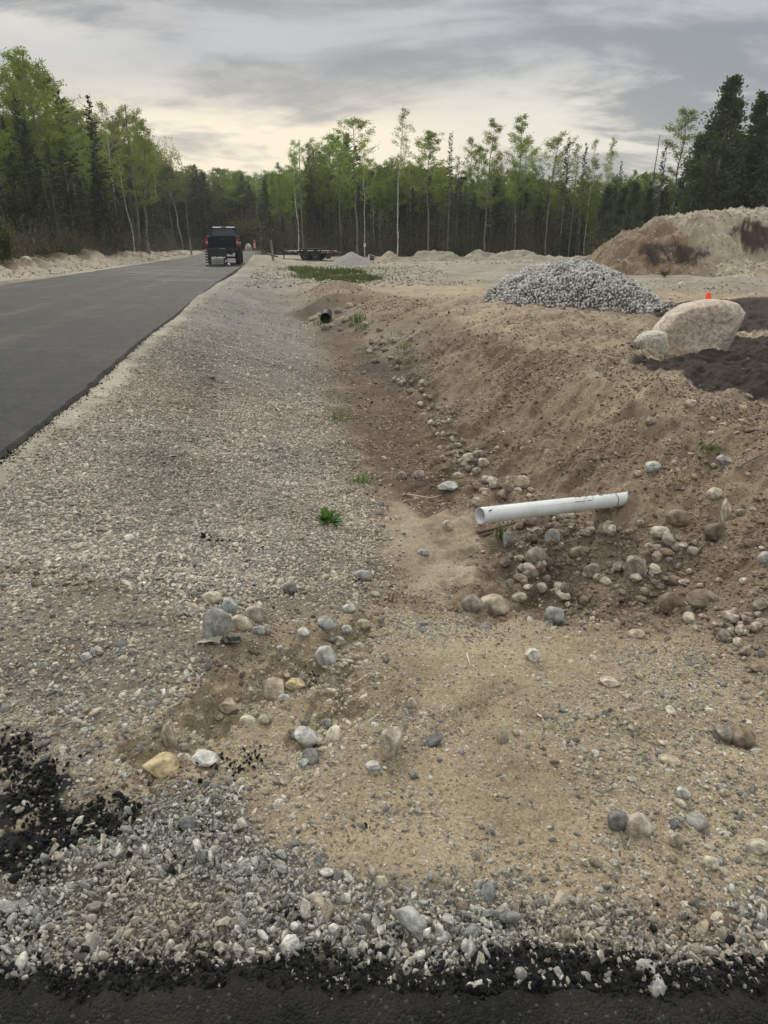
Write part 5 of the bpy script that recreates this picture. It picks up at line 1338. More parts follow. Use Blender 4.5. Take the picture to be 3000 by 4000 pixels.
def spruce(seed, Hh=10., R=1.15, bare=.30, leaf=.15, thin=1.0, dense=1.0):
    r = np.random.default_rng(seed); m = TM(); z = np.linspace(0, Hh, 8); lean = r.normal(size=2)*.08
    m.limb(np.stack([lean[0]*z/Hh*2, lean[1]*z/Hh*2, z], 1), .085*(1-.93*z/Hh)+.004, 6)
    C = []; D = []; ntot = int(Hh/.30*6.2*dense)
    for zi in range(ntot):
        zc = .5+(Hh*.985-.5)*((zi+r.random())/ntot)
        f = zc/Hh; ln0 = (R*((1-f)**.72*(.55+.45*min(1, f/.25)))+.10)*(1+.22*math.sin(zc*2.3+seed)+.12*math.sin(zc*5.1))
        nb = 1; ph = r.uniform(0, 6.3)
        for j in range(nb):
            az_ = ph; ln = ln0*r.uniform(.45, 1.25); droop = -.35+.75*f+r.normal()*.1
            d = np.array([np.cos(az_), np.sin(az_), droop]); b0 = np.array([0, 0, zc]); b1 = b0+d*ln*.6; b2 = b0+d*ln+np.array([0, 0, .08*ln])
            dead = (f < bare and r.random() < .85-.8*f/bare*.5) or r.random() > thin
            m.limb(np.stack([b0, b1, b2]), np.array([.014, .009, .003])*(1.0 if f < .8 else .6), 3)
            if dead:
                for _ in range(2):
                    s0 = r.uniform(.4, .9); q0 = b0*(1-s0)+b2*s0; dd = d*.2+np.array([r.normal()*.12, r.normal()*.12, -.06]); m.limb(np.stack([q0, q0+dd]), np.array([.005, .002]), 3)
                if r.random() < .75: continue
            nl = max(3, int(ln/.075)); tt_ = r.uniform(.12, 1.05, nl*3); side = r.normal(size=(nl*3, 1))
            perp = np.array([-np.sin(az_), np.cos(az_), 0]); wdt = .20*ln*(1.1-tt_[:, None]*.8)
            C.append(b0+(b2-b0)*tt_[:, None]+perp[None]*side*wdt+np.array([[0, 0, -.04]])); D.append(np.repeat((d+0)[None], nl*3, 0)+perp[None]*side*.6)
    m.leaves(np.concatenate(C), leaf, r, 1.25, np.concatenate(D)); return m
def cedar(seed, Hh=9., R=1.7, leaf=.17, gaps=.15):
    r = np.random.default_rng(seed); m = TM(); z = np.linspace(0, Hh*.96, 8)
    m.limb(np.stack([.2*np.sin(z*.5+seed), .15*np.cos(z*.6), z], 1), .13*(1-.92*z/Hh)+.004, 7)
    C = []; D = []
    for i in range(330):
        f = r.random()**.85; zc = Hh*(.03+.95*f); az_ = r.uniform(0, 6.3)
        lob = 1+.28*math.sin(3*az_+zc*1.3+seed)+.18*math.sin(5*az_-zc*2.1)
        ln = (R*(1-f)**.62*lob+.16)*r.uniform(.55, 1.12)
        if r.random() < gaps: continue
        d = np.array([np.cos(az_), np.sin(az_), r.uniform(-.15, .5)]); b0 = np.array([0, 0, zc]); b2 = b0+d*ln
        m.limb(np.stack([b0, (b0+b2)/2+np.array([0, 0, -.05]), b2]), np.array([.018, .010, .003]), 3)
        n = 34; tt_ = r.uniform(.25, 1.08, n)**.8; C.append(b0+(b2-b0)*tt_[:, None]+r.normal(size=(n, 3))*np.array([.17, .17, .13])*(.6+.6*ln/R)); D.append(np.repeat((d+np.array([0, 0, .4]))[None], n, 0))
    m.leaves(np.concatenate(C), leaf, r, 1.1, np.concatenate(D)); return m
def snag(seed, Hh=9., twig=.5, rt=.07):
    r = np.random.default_rng(seed); m = TM(); z = np.linspace(0, Hh, 10); w_ = np.cumsum(r.normal(size=10))*.04
    m.limb(np.stack([w_-w_[0], w_*.5-w_[0]*.5, z], 1), rt*(1-.85*z/Hh)+.006, 6)
    for i in range(46):
        f = .25+.74*r.random(); az_ = r.uniform(0, 6.3); ln = twig*r.uniform(.4, 1.2)*(1.15-f*.7); b0 = np.array([np.interp(f*Hh, z, w_-w_[0]), 0, f*Hh]); d = np.array([np.cos(az_), np.sin(az_), r.uniform(-.2, .9)])*ln
        m.limb(np.stack([b0, b0+d*.6+r.normal(size=3)*.04, b0+d]), np.array([.012, .008, .003]), 3)
    return m
PR = {}
def reg(kind, mts, barkm, leafm): PR.setdefault(kind, []).append(mts.meshes(barkm, leafm))
for i in range(7): reg('aspen', aspen(600+i, 12, (1.6, 2.3, 1.3, 2.0, 1.8, 2.5, 1.5)[i], (.40, .58, .35, .5, .62, .5, .45)[i], (38, 28, 40, 34, 24, 30, 44)[i], 9, leaf=(.11, .12, .10, .13, .11, .12, .10)[i], lean=(.3, .8, .2, .5, 1.0, .4, .6)[i]), T['asp'], T['aspen'])
for i in range(3): reg('aspen', aspen(610+i, 12, 1.6, .58, 26, 7, leaf=.11, bare=.2), T['asp'], T['aspen2'])
for i in range(3): reg('birch', aspen(620+i, 12, 1.15, .55, 26, 6, leaf=.10, bare=.15, rt=.085), T['birch'], T['aspen'])
for i in range(5): reg('spruce', spruce(630+i, 10, 1.25+.12*(i % 3), .28+.06*(i % 2)), T['bark'], T['spruce'])
for i in range(3): reg('thin_spruce', spruce(640+i, 10, .62, .5, leaf=.12, thin=.75), T['bark'], T['spruce'])
for i in range(4): reg('cedar', cedar(650+i, 9, 1.65), T['bark'], T['cedar'])
PR['aspen'].append(aspen(670, 12, 1.5, .45, 36, 8, limb=2.9).meshes(T['asp'], T['aspen']))
SN = [mesh_np('trunk', np.concatenate(s.tv), np.concatenate(s.tf), [T['dead']]) for s in (snag(660+i) for i in range(4))]
BH = {'aspen': 12., 'birch': 12., 'spruce': 10., 'thin_spruce': 10., 'cedar': 9.}
NM = {'aspen': 'aspen_tree', 'birch': 'birch_tree', 'spruce': 'spruce_tree', 'thin_spruce': 'thin_spruce_tree', 'cedar': 'cedar_tree'}
CATS = {'aspen': 'aspen', 'birch': 'birch', 'spruce': 'spruce', 'thin_spruce': 'spruce', 'cedar': 'cedar'}
count = {}
def tree(kind, x, y, h, lab, group, var=None, tilt=0.0, wide=1.0, z=None, rz=None):
    p = PR[kind]; i = rnd.randrange(len(p)) if var is None else var; tm, lm = p[i]; s = h/BH[kind]
    z = H1(x, y)-.1 if z is None else z
    o = thing(NM[kind], lab, CATS[kind], (x, y, z), rnd.random()*6.28 if rz is None else rz, group); o.scale = (s*wide, s*wide, s)
    if tilt: o.rotation_euler = Euler((0, tilt, 0)); 
    link('trunk', tm, o); link('crown', lm, o); count[kind] = count.get(kind, 0)+1; return o
SIL = [(-100,170),(0,150),(60,180),(100,120),(150,150),(190,200),(235,215),(300,235),(345,285),(385,300),(400,340),(480,355),(560,368),(610,360),(640,320),(700,305),(770,268),(820,300),(870,240),(940,300),(965,290),(1010,295),(1050,268),(1110,262),(1190,302),(1250,325),(1310,308),(1330,355),(1370,335),(1420,270),(1450,250),(1480,260),(1530,165),(1560,205),(1590,205),(1620,215),(1659,210),(1800,200),(2200,220)]
CAN = [(-100,290),(0,280),(100,260),(200,280),(300,320),(385,345),(400,360),(480,362),(560,372),(640,370),(700,362),(800,360),(900,355),(1000,368),(1100,362),(1200,380),(1300,378),(1400,350),(1480,330),(1659,300),(2200,300)]
def uofx(x, y): 
    return 829.5+1471*x/(y*CP+1.6*SP*0+0) if False else 829.5+1471*x/((y)*CP-(0-CAMH)*(-SP)*-1) if False else 829.5+1471*x/(y*CP+CAMH*SP)
def hv(u, v, y): return AT(u, v, y).z
def height_for(x, y, top):
    u = uofx(x, y); s = np.interp(u, *zip(*(SIL if top else CAN)))
    return max(2.5, hv(u, s, y))
# --- left forest
GL, GB, GR, GF = 'trees of the forest left of the road', 'trees of the back forest', 'trees behind the dirt mound', 'trees at the far end of the road'
LAB = {('spruce', 'L'): 'dark spruce with bare lower branches in the forest left of the road', ('aspen', 'L'): 'leafy spring-green aspen in the forest left of the road', ('thin_spruce', 'L'): 'thin ragged spruce in the forest left of the road', ('birch', 'L'): 'slender pale-trunked birch in the forest left of the road',
       ('spruce', 'B'): 'dark spruce in the back forest beyond the yard', ('aspen', 'B'): 'tall aspen with sparse green crown in the back forest', ('birch', 'B'): 'white-trunked birch in the back forest beyond the yard', ('thin_spruce', 'B'): 'thin dark spruce poking from the back forest', ('cedar', 'B'): 'dark bushy cedar in the back forest',
       ('spruce', 'R'): 'dark spruce behind the dirt mound', ('aspen', 'R'): 'light green aspen rising behind the dirt mound', ('cedar', 'R'): 'bushy dark cedar standing behind the dirt mound', ('thin_spruce', 'R'): 'thin spruce spire behind the dirt mound', ('birch', 'R'): 'slender birch behind the dirt mound',
       ('spruce', 'F'): 'dark spruce at the far end of the road', ('aspen', 'F'): 'bright green aspen at the far end of the road', ('birch', 'F'): 'thin birch at the far end of the road', ('thin_spruce', 'F'): 'thin spruce at the far end of the road'}
GRP = {'L': GL, 'B': GB, 'R': GR, 'F': GF}
def plant(kind, x, y, top, area, f=1.0, wide=1.0):
    h = height_for(x, y, top)*f-H1(x, y); tree(kind, x, y, max(h, 2.2), LAB[(kind, area)], GRP[area]+', '+NM[kind].replace('_', ' '), wide=wide)
def lx_edge(y): return xl(y)-4.6
y = 31.0
while y < 104:
    kind = rnd.choices(('spruce', 'thin_spruce', 'birch'), (8, 2, 1))[0]
    plant(kind, lx_edge(y)-rnd.uniform(0, .8), y, False, 'L', rnd.uniform(.4, .95), 1.25); y += rnd.uniform(.8, 1.3)*(1+y/140)
y = 30.0
while y < 104:
    top = rnd.random() < .45; kind = rnd.choices(('aspen', 'spruce', 'birch', 'thin_spruce'), (6, 2, 1.5, 1.2) if top else (4, 6, 1, 1))[0]
    plant(kind, lx_edge(y)-rnd.uniform(1.2, 2.6), y, top, 'L', rnd.uniform(.86, 1.03) if top else rnd.uniform(.8, 1.12)); y += rnd.uniform(1.0, 1.7)*(1+y/140)
y = 30.0
while y < 104:
    top = rnd.random() < .4; plant(rnd.choice(('aspen', 'aspen', 'spruce')), lx_edge(y)-rnd.uniform(3.2, 5), y, top, 'L', rnd.uniform(.8, 1.0) if top else rnd.uniform(.85, 1.15)); y += rnd.uniform(1.8, 2.8)*(1+y/140)
# --- far end
for k in range(44):
    x = -62+k*1.35+rnd.uniform(-.6, .6); yy_ = 112+rnd.uniform(0, 5); plant(rnd.choices(('aspen', 'spruce', 'birch'), (7, 3, 1))[0], x, yy_, rnd.random() < .4, 'F', rnd.uniform(.85, 1.0), 1.5)
for k in range(20):     # return line towards the back forest
    yy_ = 108-k*1.9; x = -4.5-(108-yy_)*.135+rnd.uniform(-.6, .6)+1.5; plant(rnd.choices(('aspen', 'spruce'), (4, 4))[0], x, yy_, rnd.random() < .3, 'F', rnd.uniform(.85, 1.0), 1.3)
for u_, y_, k_ in ((528, 109, 'aspen'), (534, 110, 'spruce'), (541, 109, 'aspen'), (536, 113, 'aspen'), (530, 114, 'spruce'), (547, 108, 'spruce'), (524, 111, 'spruce')):
    plant(k_, AT(u_, 540, y_).x, y_, False, 'F', rnd.uniform(.85, 1.0), 1.6)
# --- back forest
def yb(x): return 69.5-.12*(x-10)
x = -11.5
while x < 24:
    kind = rnd.choices(('spruce', 'aspen', 'thin_spruce', 'birch'), (6, 2, 2, 1))[0]
    plant(kind, x, yb(x)+rnd.uniform(0, .9), False, 'B', rnd.uniform(.35, .95), 1.3); x += rnd.uniform(.6, 1.05)
x = -11.5
while x < 24:
    top = rnd.random() < .42; kind = rnd.choices(('aspen', 'birch', 'thin_spruce'), (5, 1.5, .9) if top else (7, 1, 1))[0]
    plant(kind, x, yb(x)+rnd.uniform(1.2, 2.8), top, 'B', rnd.uniform(.74, 1.02) if top else rnd.uniform(.9, 1.1)); x += rnd.uniform(.75, 1.3)
x = -11.0
while x < 24:
    plant(rnd.choice(('spruce', 'aspen', 'aspen')), x, yb(x)+rnd.uniform(3.4, 5.5), False, 'B', rnd.uniform(.9, 1.12)); x += rnd.uniform(1.2, 2)
# --- right, behind the mound
x = 17.5
while x < 44:
    yy_ = 52+rnd.uniform(0, 2)-(x-18)*.14
    plant(rnd.choices(('cedar', 'spruce'), (3, 2))[0], x, yy_, False, 'R', rnd.uniform(.7, .95)); x += rnd.uniform(1.2, 1.9)
x = 17
while x < 46:
    yy_ = 55.5+rnd.uniform(0, 2)-(x-18)*.14; plant(rnd.choices(('cedar', 'aspen', 'spruce'), (3, 2, 2))[0], x, yy_, rnd.random() < .3 and x > 21, 'R', rnd.uniform(.85, 1.05) if x > 21 else rnd.uniform(.7, .9)); x += rnd.uniform(1.6, 2.3)
# trees that stand out
def hero(kind, u, vtop, y, lab, var=0, tilt=0.0, wide=1.0, rz=0.0):
    x = AT(u, 540, y).x; return tree(kind, x, y, hv(u, vtop, y)-H1(x, y)+.1, lab, None, var, tilt, wide, rz=rz)
hero('cedar', 1526, 160, 49, 'tallest dark cedar with ragged blunt top behind the dirt mound', 0, wide=.95)
hero('cedar', 1478, 290, 50, 'broad dense cedar left of the tallest one behind the mound', 1, wide=1.0)
hero('cedar', 1590, 195, 51, 'ragged cedar with see-through top right of the tallest one', 2, wide=.8)
hero('cedar', 1650, 215, 48, 'dark cedar at the right frame edge above the mound', 3, wide=1.0)
hero('cedar', 1502, 262, 52, 'dense cedar filling the gap left below the tallest one', 3, wide=1.3)
hero('cedar', 1558, 285, 51.5, 'lower dense cedar right below the tallest one', 1, wide=1.35)
hero('cedar', 1618, 250, 52, 'wide cedar between the ragged one and the right edge', 0, wide=1.3)
hero('spruce', 1598, 300, 50, 'full dark spruce under the ragged cedar behind the mound', 1, wide=1.5)
hero('aspen', 1435, 245, 55, 'airy green aspen with bare stems left of the cedars', 4, wide=1.3)
hero('thin_spruce', 1408, 300, 56, 'dark thin spire between the airy aspen and the birches', 1)
hero('birch', 858, 236, 67.5, 'tallest white-trunked birch rising well above the back forest', 0)
hero('birch', 645, 305, 68, 'pale leaning birch above the flatbed trailer', 1)
hero('birch', 1262, 305, 64, 'left of two white birch trunks near the mound\'s left foot', 2, wide=.8)
hero('birch', 1285, 300, 64.3, 'right leaning one of two white birch trunks near the mound', 0, radians(2.5), wide=.8)
hero('aspen', 772, 265, 68, 'broad-crowned aspen right of the pale leaning birch', 1, wide=1.25)
hero('aspen', 1046, 262, 68, 'full-crowned aspen in the middle of the back forest', 2, wide=1.15)
hero('aspen', 1112, 256, 68.5, 'tall airy aspen right of the full-crowned one', 0, wide=1.1)
hero('aspen', 925, 288, 68, 'aspen with spreading top beside the tallest birch', 3, wide=1.3)
hero('aspen', 1180, 300, 67, 'forked airy aspen left of the dead spires', 5, wide=1.35)
hero('thin_spruce', 966, 282, 67, 'thin spire spruce between the tallest birch and full aspen', 0)
hero('thin_spruce', 1208, 292, 66, 'bare-stemmed thin spruce left of the two birches', 1)
hero('thin_spruce', 1245, 305, 66, 'bushy-tipped thin spruce just left of the two birches', 2)
hero('aspen', 112, 118, 52, 'tallest leafy aspen of the forest left of the road', 0, wide=1.45)
hero('aspen', 150, 165, 54, 'leafy aspen just right of the tallest left aspen', 3, wide=1.3)
hero('aspen', 20, 140, 50, 'yellow-green aspen at the left frame edge', 1, wide=1.3)
hero('spruce', 236, 200, 56, 'tall pointed dark spruce above the left forest', 0, wide=.85)
hero('spruce', 88, 195, 48, 'dark narrow spruce in front of the tallest left aspen', 2, wide=.8)
hero('aspen', 322, 268, 60, 'dark-leaved tree leaning over the road from the left forest', 2, radians(3), 1.2)
hero('aspen', 318, 245, 62, 'aspen with one long leafy limb reaching over toward the road', len(PR['aspen'])-1, radians(2), 1.0)
hero('birch', 291, 330, 58, 'white-trunked birch by the left forest edge', 1, radians(-3))
def dead(u, vt, y, lab, i, k='standing_snag', sc=1.0):
    x = AT(u, 540, y).x; h = hv(u, vt, y)-H1(x, y); o = link('dead_tree', SN[i], loc=(x, y, H1(x, y)-.05), rot=(0, 0, rnd.random()*6), scale=(h/9*sc, h/9*sc, h/9)); tag(o, lab, 'dead tree')
dead(300, 222, 63, 'bare dead tree top sticking out above the left forest', 0, sc=1.7)
dead(655, 300, 67.5, 'dead grey snag beside the pale leaning birch', 1)
dead(1393, 290, 57, 'dead twiggy snag left of the airy aspen', 2, sc=1.2)
dead(1230, 335, 65, 'short dead snag between thin spruce stems', 3)
dead(410, 350, 95, 'dead snag where the left forest meets the road end', 2)
dead(735, 330, 68.5, 'dead snag left of the broad-crowned aspen', 3)
print('TREES', count)

# notice on a trunk
def notice():
    y = 66; a = AT(788, 529.5, y); x = a.x
    sx = tree('birch', x, y+.15, hv(788, 330, y), 'grey-barked birch carrying a white paper notice', None, 2, 0, .8, rz=0)
    root = thing('paper_notice', 'white paper notice nailed to a trunk behind the grey gravel cone', 'notice', (x, y-.02, a.z))
    MB().box((0, 0, 0), (.20, .012, .30)).build('paper_sheet', M_['white'], root)
    MB().box((.0, -.008, .02), (.07, .004, .10)).build('printed_block', simple('notice_print', (.45, .48, .25), .7, bmp=0), root)
notice()

# forest interior: a mass behind the edge trees
def forest_mass():
    items = []
    for kind in ('spruce', 'aspen', 'aspen', 'cedar', 'spruce', 'aspen'):
        tm, lm = PR[kind][len(items) % len(PR[kind])]
        V1 = np.empty(len(tm.vertices)*3, np.float32); tm.vertices.foreach_get('co', V1); V2 = np.empty(len(lm.vertices)*3, np.float32); lm.vertices.foreach_get('co', V2)
        V1 = V1.reshape(-1, 3); V2 = V2.reshape(-1, 3)
        F1 = np.empty(len(tm.loops), np.int32); tm.loops.foreach_get('vertex_index', F1); F2 = np.empty(len(lm.loops), np.int32); lm.loops.foreach_get('vertex_index', F2)
        F = np.concatenate([F1.reshape(-1, 4), F2.reshape(-1, 4)+len(V1)]); mi = np.concatenate([np.zeros(len(F1)//4), np.ones(len(F2)//4)])
        me = mesh_np('forest_tree', np.concatenate([V1, V2])/BH[kind], F, [tm.materials[0], lm.materials[0]], False, mi); items.append(me)
    coll = proto_coll('forest_shape', items)
    pts = []; hs = []
    def add(x, y, f): pts.append((x, y, H1(x, y)-.1)); hs.append(height_for(x, y, False)*f)
    for k in range(330):
        y = 26+rnd.random()*85; add(lx_edge(y)-5-rnd.random()*13, y, rnd.uniform(.7, 1.0))
    for k in range(260):
        x = -12+rnd.random()*40; add(x, yb(x)+5.5+rnd.random()*12, rnd.uniform(.7, .98))
    for k in range(150):
        x = 16+rnd.random()*40; add(x, 57+rnd.random()*10-(x-18)*.14, rnd.uniform(.7, .95))
    for k in range(300):
        add(-80+rnd.random()*90, 116+rnd.random()*14, rnd.uniform(.8, 1.0))
    n = len(pts); hs = np.array(hs)
    rot = np.zeros((n, 3)); rot[:, 2] = rng.uniform(0, 6.28, n)
    scatter('forest_interior', np.array(pts), rot, np.stack([hs*1.4, hs*1.4, hs], 1), np.ones((n, 3)), rng.integers(0, len(items), n), coll, 'dense dark forest interior behind the edge trees', 'forest')
forest_mass()
# brush along the forest edge
def brush():
    C = []; r = rng; tw = TM()
    def bush(x, y, h, n, w_):
        z = H1(x, y); c = r.normal(size=(n, 3))*np.array([w_, w_, .0]); c[:, 2] = np.abs(r.normal(size=n))*h*.5; C.append(c+np.array([x, y, z]))
        for _ in range(7):
            d = np.array([r.normal()*w_, r.normal()*w_, h*r.uniform(.7, 1.5)]); b = np.array([x+r.normal()*.2, y+r.normal()*.2, z]); tw.limb(np.stack([b, b+d*.5+r.normal(size=3)*.05, b+d]), np.array([.014, .009, .004]), 3)
    for k in range(380):
        y = 29+rnd.random()*76; bush(float(lx_edge(y))+rnd.uniform(-1.6, .9), y, rnd.uniform(.5, 1.8), 130, .45)
    for k in range(420):
        x = -12+rnd.random()*38; bush(x, yb(x)-rnd.uniform(-1.5, 1.2), rnd.uniform(.5, 3.4), 150, .5)
    for k in range(90):
        x = 15+rnd.random()*28; bush(x, 50.5-(x-18)*.14+rnd.random()*1.5, rnd.uniform(.8, 2.6), 200, .5)
    for k in range(90):
        bush(-45+rnd.random()*42, 110.5+rnd.random(), rnd.uniform(.8, 2.6), 130, .6)
    m = TM(); m.leaves(np.concatenate(C), .12, r); q = np.concatenate(m.lv)
    tv = np.concatenate(tw.tv); tf = np.concatenate(tw.tf); F = np.concatenate([np.arange(len(q)*4).reshape(-1, 4), tf+len(q)*4])
    me = mesh_np('undergrowth', np.concatenate([q.reshape(-1, 3), tv]), F, [leaf_mat('brush_leaf', (.06, .07, .03), (.13, .11, .055), .25, .35), T['dead']], False, np.concatenate([np.zeros(len(q)), np.ones(len(tf))]))
    tag(link('undergrowth', me), 'brown and olive brush along the forest edges', 'undergrowth', kind='stuff')
brush()
# yellow-green shrub behind the pickup
def shrub(name, u, vb, vt, w_px, y, lab, mat, leaf=.12, n=1500, seed=1, cat='shrub'):
    a = AT(u, vb, y); h = AT(u, vt, y).z-a.z; wm = w_px/1471*y*.5; z = H1(a.x, y); r = np.random.default_rng(seed); m = TM(); C = []
    for k in range(14):
        az_ = r.uniform(0, 6.3); d = np.array([np.cos(az_)*wm*r.uniform(.2, .9), np.sin(az_)*wm*r.uniform(.2, .9), h*r.uniform(.6, 1.0)]); m.limb(np.stack([np.zeros(3), d*.5+np.array([0, 0, h*.1]), d]), np.array([.02, .012, .004])*max(.15, h/2.5), 3)
        t = r.uniform(.25, 1, n//14); C.append(d[None]*t[:, None]+r.normal(size=(len(t), 3))*np.array([wm*.22, wm*.22, h*.08]))
    m.leaves(np.concatenate(C), leaf, r); tm, lm = m.meshes(T['dead'], mat)
    o = thing(name, lab, cat, (a.x, y, z)); link('stems', tm, o); link('foliage', lm, o)
olive = leaf_mat('olive_leaf', (.10, .10, .02), (.16, .14, .03), .3); green = leaf_mat('weed_leaf', (.07, .14, .025), (.12, .22, .04), .3, 8)
shrub('shrub', 535, 548, 478, 60, 103, 'yellow-green shrub behind the pickup at road end', olive, .24, 6000)
shrub('shrub', 12, 585, 500, 60, 34, 'olive young cedar bush at the left frame edge', leaf_mat('young_cedar', (.06, .08, .02), (.12, .12, .03), .2), .10, 4000, 3)
shrub('shrub', 1432, 620, 603, 26, 31.5, 'small green and rust weed at the foot of the dirt mound', leaf_mat('rust_leaf', (.09, .12, .03), (.22, .09, .03), .2, 3), .05, 500, 4, 'weed')
shrub('shrub', 1452, 485, 462, 30, 40, 'green bush peeking over the dirt mound crest', green, .10, 700, 6)

# ------------------------------------------------------------------ small plants
def leafy(u, v, size, lab, n=46, mat=None):
    p = PT(u, v); m = MB(); s = size
    for k in range(n):
        az_ = rnd.random()*6.28; el = rnd.uniform(.15, 1.25); ln = s*rnd.uniform(.5, 1.0); wd = ln*.22
        d = Vector((cos(az_)*cos(el), sin(az_)*cos(el), sin(el))); sd = Vector((-sin(az_), cos(az_), 0))
        b = d*ln*.25; i = len(m.v)
        for q in (b, b+d*ln*.35+sd*wd, b+d*ln*.55+Vector((0, 0, -.02*ln)), b+d*ln*.35-sd*wd): m.v.append(tuple(q))
        m.v.append(tuple(b+d*ln*.8+sd*wd*.6)); m.v.append(tuple(b+d*ln*.8-sd*wd*.6)); m.v.append(tuple(b+d*ln+Vector((0, 0, -.1*ln))))
        m.f += [(i, i+1, i+2, i+3), (i+1, i+4, i+6, i+2), (i+2, i+6, i+5, i+3)]
    o = m.build('weed_plant', mat or green, loc=p); tag(o, lab, 'weed'); return o
leafy(708, 1128, .115, 'bright green leafy weed growing in the left gravel slope', 60)
leafy(725, 1139, .03, 'tiny green sprout right of the leafy weed', 16)
def tuft(u, v, h, n, lab, spread=.05, mat=None):
    p = PT(u, v); m = MB()
    for k in range(n):
        az_ = rnd.random()*6.28; b = Vector((rnd.gauss(0, spread), rnd.gauss(0, spread*.7), -.005)); ln = h*rnd.uniform(.5, 1.1); tip = b+Vector((cos(az_)*ln*.55, sin(az_)*ln*.55, ln)); mid = b+Vector((cos(az_)*ln*.15, sin(az_)*ln*.15, ln*.6)); w_ = max(.0022, h*.022); sd = Vector((-sin(az_), cos(az_), 0))*w_; i = len(m.v)
        m.v += [tuple(b-sd), tuple(b+sd), tuple(mid+sd*.8), tuple(mid-sd*.8), tuple(tip)]; m.f += [(i, i+1, i+2, i+3), (i+3, i+2, i+4)]
    tag(m.build('grass_tuft', mat or green, loc=p), lab, 'grass tuft')
dry = leaf_mat('dry_grass', (.16, .15, .06), (.24, .21, .10), .3, 8)
tuft(1085, 1163, .14, 46, 'green grass tuft under the white pipe mouth', .03)
tuft(783, 1043, .12, 60, 'green grass clump in the middle of the ditch', .06)
tuft(848, 1300, .11, 9, 'few upright grass blades on the sandy ditch edge', .012, dry)
tuft(728, 908, .16, 50, 'straggly grass on the gravel slope\'s lower edge', .12)
tuft(770, 694, .30, 90, 'green weed patch right of the culvert mouth', .16)
tuft(782, 712, .22, 60, 'smaller weed patch below the one by the culvert', .13)
tuft(693, 662, .25, 50, 'weeds growing above the culvert mouth', .13)
tuft(880, 752, .20, 46, 'green weeds on the right ditch bank beyond the cobbles', .12)
tuft(862, 722, .16, 26, 'small weed sprig higher on the right ditch bank', .08)
tuft(622, 732, .14, 24, 'faint sprigs on the far gravel slope', .12)
tuft(717, 848, .12, 18, 'small yellowish sprig at the gravel slope toe', .05, dry)
tuft(1475, 1040, .10, 30, 'yellow-green straw tuft hanging on the bank', .05, dry)
tuft(1530, 972, .06, 90, 'mixed dry and green grass clod on the bank top', .05)
tuft(1240, 965, .07, 18, 'dry straw bits stuck in the upper bank', .05, dry)
# grass patch in the yard
def grass_patch():
    xs = rng.uniform(-9, 1.5, 60000); ys_ = rng.uniform(22, 42, 60000); m = zones(xs, ys_)
    p = m['grass']*.75*ss(fbm(xs*.9, ys_*.9, 96, 3), -.5, .1)+.10*m['weed']*ss(fbm(xs*1.2, ys_*1.2, 95, 3), .2, .5); k = rng.uniform(0, 1, len(xs)) < p; x, y = xs[k], ys_[k]; z = H(x, y)
    h = rng.uniform(.06, .20, len(x))*(.6+.8*ss(fbm(x*.8, y*.8, 301, 3), -.4, .5)); az_ = rng.uniform(0, 6.28, len(x)); b = np.stack([x, y, z-.01], 1); sd = np.stack([-np.sin(az_), np.cos(az_), 0*az_], 1)*.022
    tip = b+np.stack([np.cos(az_)*h*.5, np.sin(az_)*h*.5, h], 1); q = np.stack([b-sd, b+sd, tip+sd*.3, tip-sd*.3], 1)
    me = mesh_np('grass', q.reshape(-1, 3), np.arange(len(q)*4).reshape(-1, 4), [leaf_mat('grass_blade', (.065, .085, .028), (.14, .155, .05), .25, 1.2)], False); tag(link('grass', me), 'low green grass patch on the far yard', 'grass', kind='stuff')
grass_patch()
# far loose rubble around grass and berms, left bank
def rubble():
    n = 5200; x = np.concatenate([rng.uniform(-9, 3, 2200), rng.uniform(-4, 22, 1600), np.zeros(1400)]); y = np.concatenate([rng.uniform(25, 46, 2200), rng.uniform(48, 62, 1600), rng.uniform(24, 70, 1400)])
    x[-1400:] = xl(y[-1400:])-rng.uniform(.3, 4.5, 1400)
    k = (x > xr(y)+1.0) | (np.arange(n) >= 3800); k &= ~((x > 11) & (y < 47) & (y > 29)); x, y = x[k], y[k]; n = len(x); z = H(x, y)+.02
    mx_ = rng.uniform(9, 27, 9000); my_ = rng.uniform(30.5, 40, 9000); mz_ = big_h(mx_, my_); q = (mz_ > .05) & (np.abs(big_c(mx_, my_, mz_)[:, 0]) > .13); x = np.concatenate([x, mx_[q]]); y = np.concatenate([y, my_[q]]); z = np.concatenate([z, mz_[q]+.01]); n2 = int(q.sum())
    s = np.concatenate([rng.uniform(.04, .13, n), rng.uniform(.04, .10, n2)*rng.uniform(.7, 1.2, n2)]); n = len(x); c = pick_cols('mixg', n)*.95
    scatter('rubble', np.stack([x, y, z], 1), rng.normal(size=(n, 3))*.6, s[:, None]*rng.uniform(.7, 1.3, (n, 3)), c, rng.integers(0, 10, n), C_MIX, 'pale loose rubble on the far yard and left bank', 'rubble')
rubble()

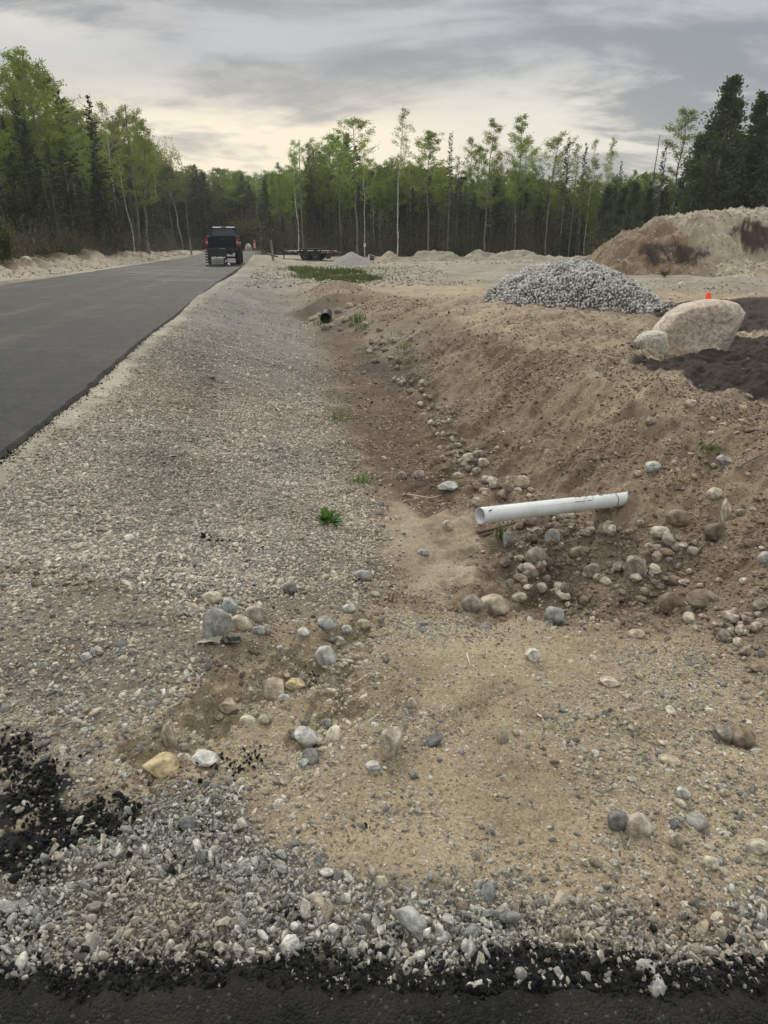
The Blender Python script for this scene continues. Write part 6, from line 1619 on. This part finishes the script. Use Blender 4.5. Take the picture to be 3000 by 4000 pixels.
# ------------------------------------------------------------------ sticks and debris
def stick(pts, r, lab, mat=None, name='twig'):
    q = [PT(u, v)+Vector((0, 0, dz)) for u, v, dz in pts]; o = thing(name, lab, 'twig', q[0]); n = len(q)
    MB().tube([p-q[0] for p in q], [r*(1-.6*i/(n-1)) for i in range(n)], 6).build('stem', mat or M_['wood'], o)
stick([(1592,1018,.03), (1625,1005,.05), (1660,990,.06)], .010, 'dark bent twig at the right edge of the bank', T['bark'])
stick([(1600,1014,.02), (1585,1000,.04)], .006, 'short forked twig end beside the dark bent twig', T['bark'])
stick([(1220,1262,.05), (1240,1245,.10), (1262,1240,.14)], .004, 'thin brown root arching over the ditch hole', T['bark'])
stick([(1030,1152,.01), (1075,1142,.01), (1110,1132,.01)], .014, 'splintered wet branch under the pipe mouth', simple('wet_wood', (.13, .09, .06), .8), 'branch')
stick([(1040,1158,.01), (1085,1148,.015)], .012, 'short broken stick below the splintered branch', simple('wet_wood2', (.17, .12, .08), .8), 'branch')
stick([(1008,1410,.006), (1016,1440,.006)], .005, 'pale straw lying upright on the sand', M_['deck'])
stick([(880,1070,.01), (930,1078,.012), (952,1072,.01)], .007, 'thin pale stick on the ditch floor', M_['deck'])
stick([(710,1145,.006), (728,1165,.006)], .004, 'short pale straw below the leafy weed', M_['deck'])
stick([(555,1295,.005), (590,1290,.01)], .003, 'thin pale grass stem on the gravel', M_['deck'])
stick([(1355,1830,.004), (1362,1812,.01)], .003, 'small pale splinter before the stone pair', M_['deck'])
def scrap(u, v, s, mat, lab, seed):
    p = PT(u, v); r = np.random.default_rng(seed); n = 9; g = np.linspace(-.5, .5, n); X_, Y_ = np.meshgrid(g, g); Zz = .22*vn(X_*3+seed, Y_*3, seed)+.12*vn(X_*7, Y_*7, seed+1)+.18
    rr = 1-.35*vn(np.arctan2(Y_, X_)*1.5, X_*0, seed+2)
    a = np.stack([(X_*rr*s*1.6).ravel(), (Y_*rr*s).ravel(), (Zz*s).ravel()], 1); b = a+np.array([0, 0, -.003]); F = gridF(n, n)
    me = mesh_np('scrap', np.concatenate([a, b]), np.concatenate([F, F[:, ::-1]+n*n]), [mat], False); o = link('torn_scrap', me, loc=p+Vector((0, 0, .004))); tag(o, lab, 'scrap')
scrap(457, 1388, .055, simple('torn_sheet', (.42, .40, .34), .7), 'torn pale crumpled sheet below the grey blocky rock', 3)
scrap(500, 1388, .045, simple('torn_black', (.02, .02, .02), .6), 'torn black scrap right of the crumpled pale sheet', 8)
# fallen branches and litter at the forest edge
def logs():
    for k, (u, v, l, a) in enumerate(((1290,556,2.6,.2),(1275,553,3.2,.5),(1310,551,2.0,-.3))):
        y = 46+k*.6; p = AT(u, v, y); o = thing('fallen_branch', ['long grey fallen branch left of the dirt mound', 'longest fallen branch propped up left of the mound', 'short dead branch touching the mound\'s left foot'][k], 'branch', (p.x, y, H1(p.x, y)+.15))
        MB().tube([(-l/2, 0, 0), (0, .1, .1+a*.2), (l/2, 0, .1+a*.8)], [.05, .035, .012], 6).build('limb', T['dead'], o)
logs()
# thin haze volume, added to lift the dark tones of the distant forest
hb = MB().box((0, 55, 22), (330, 330, 50)); hm = bpy.data.materials.new('haze'); hm.use_nodes = True; hn = hm.node_tree
for n in list(hn.nodes): hn.nodes.remove(n)
ho = hn.nodes.new('ShaderNodeOutputMaterial'); hv_ = hn.nodes.new('ShaderNodeVolumePrincipled'); hn.links.new(hv_.outputs[0], ho.inputs['Volume'])
hv_.inputs['Color'].default_value = (.90, .92, .95, 1); hv_.inputs['Density'].default_value = .0005; hv_.inputs['Anisotropy'].default_value = .2
tag(hb.build('haze', hm), kind='stuff')
print('DONE')
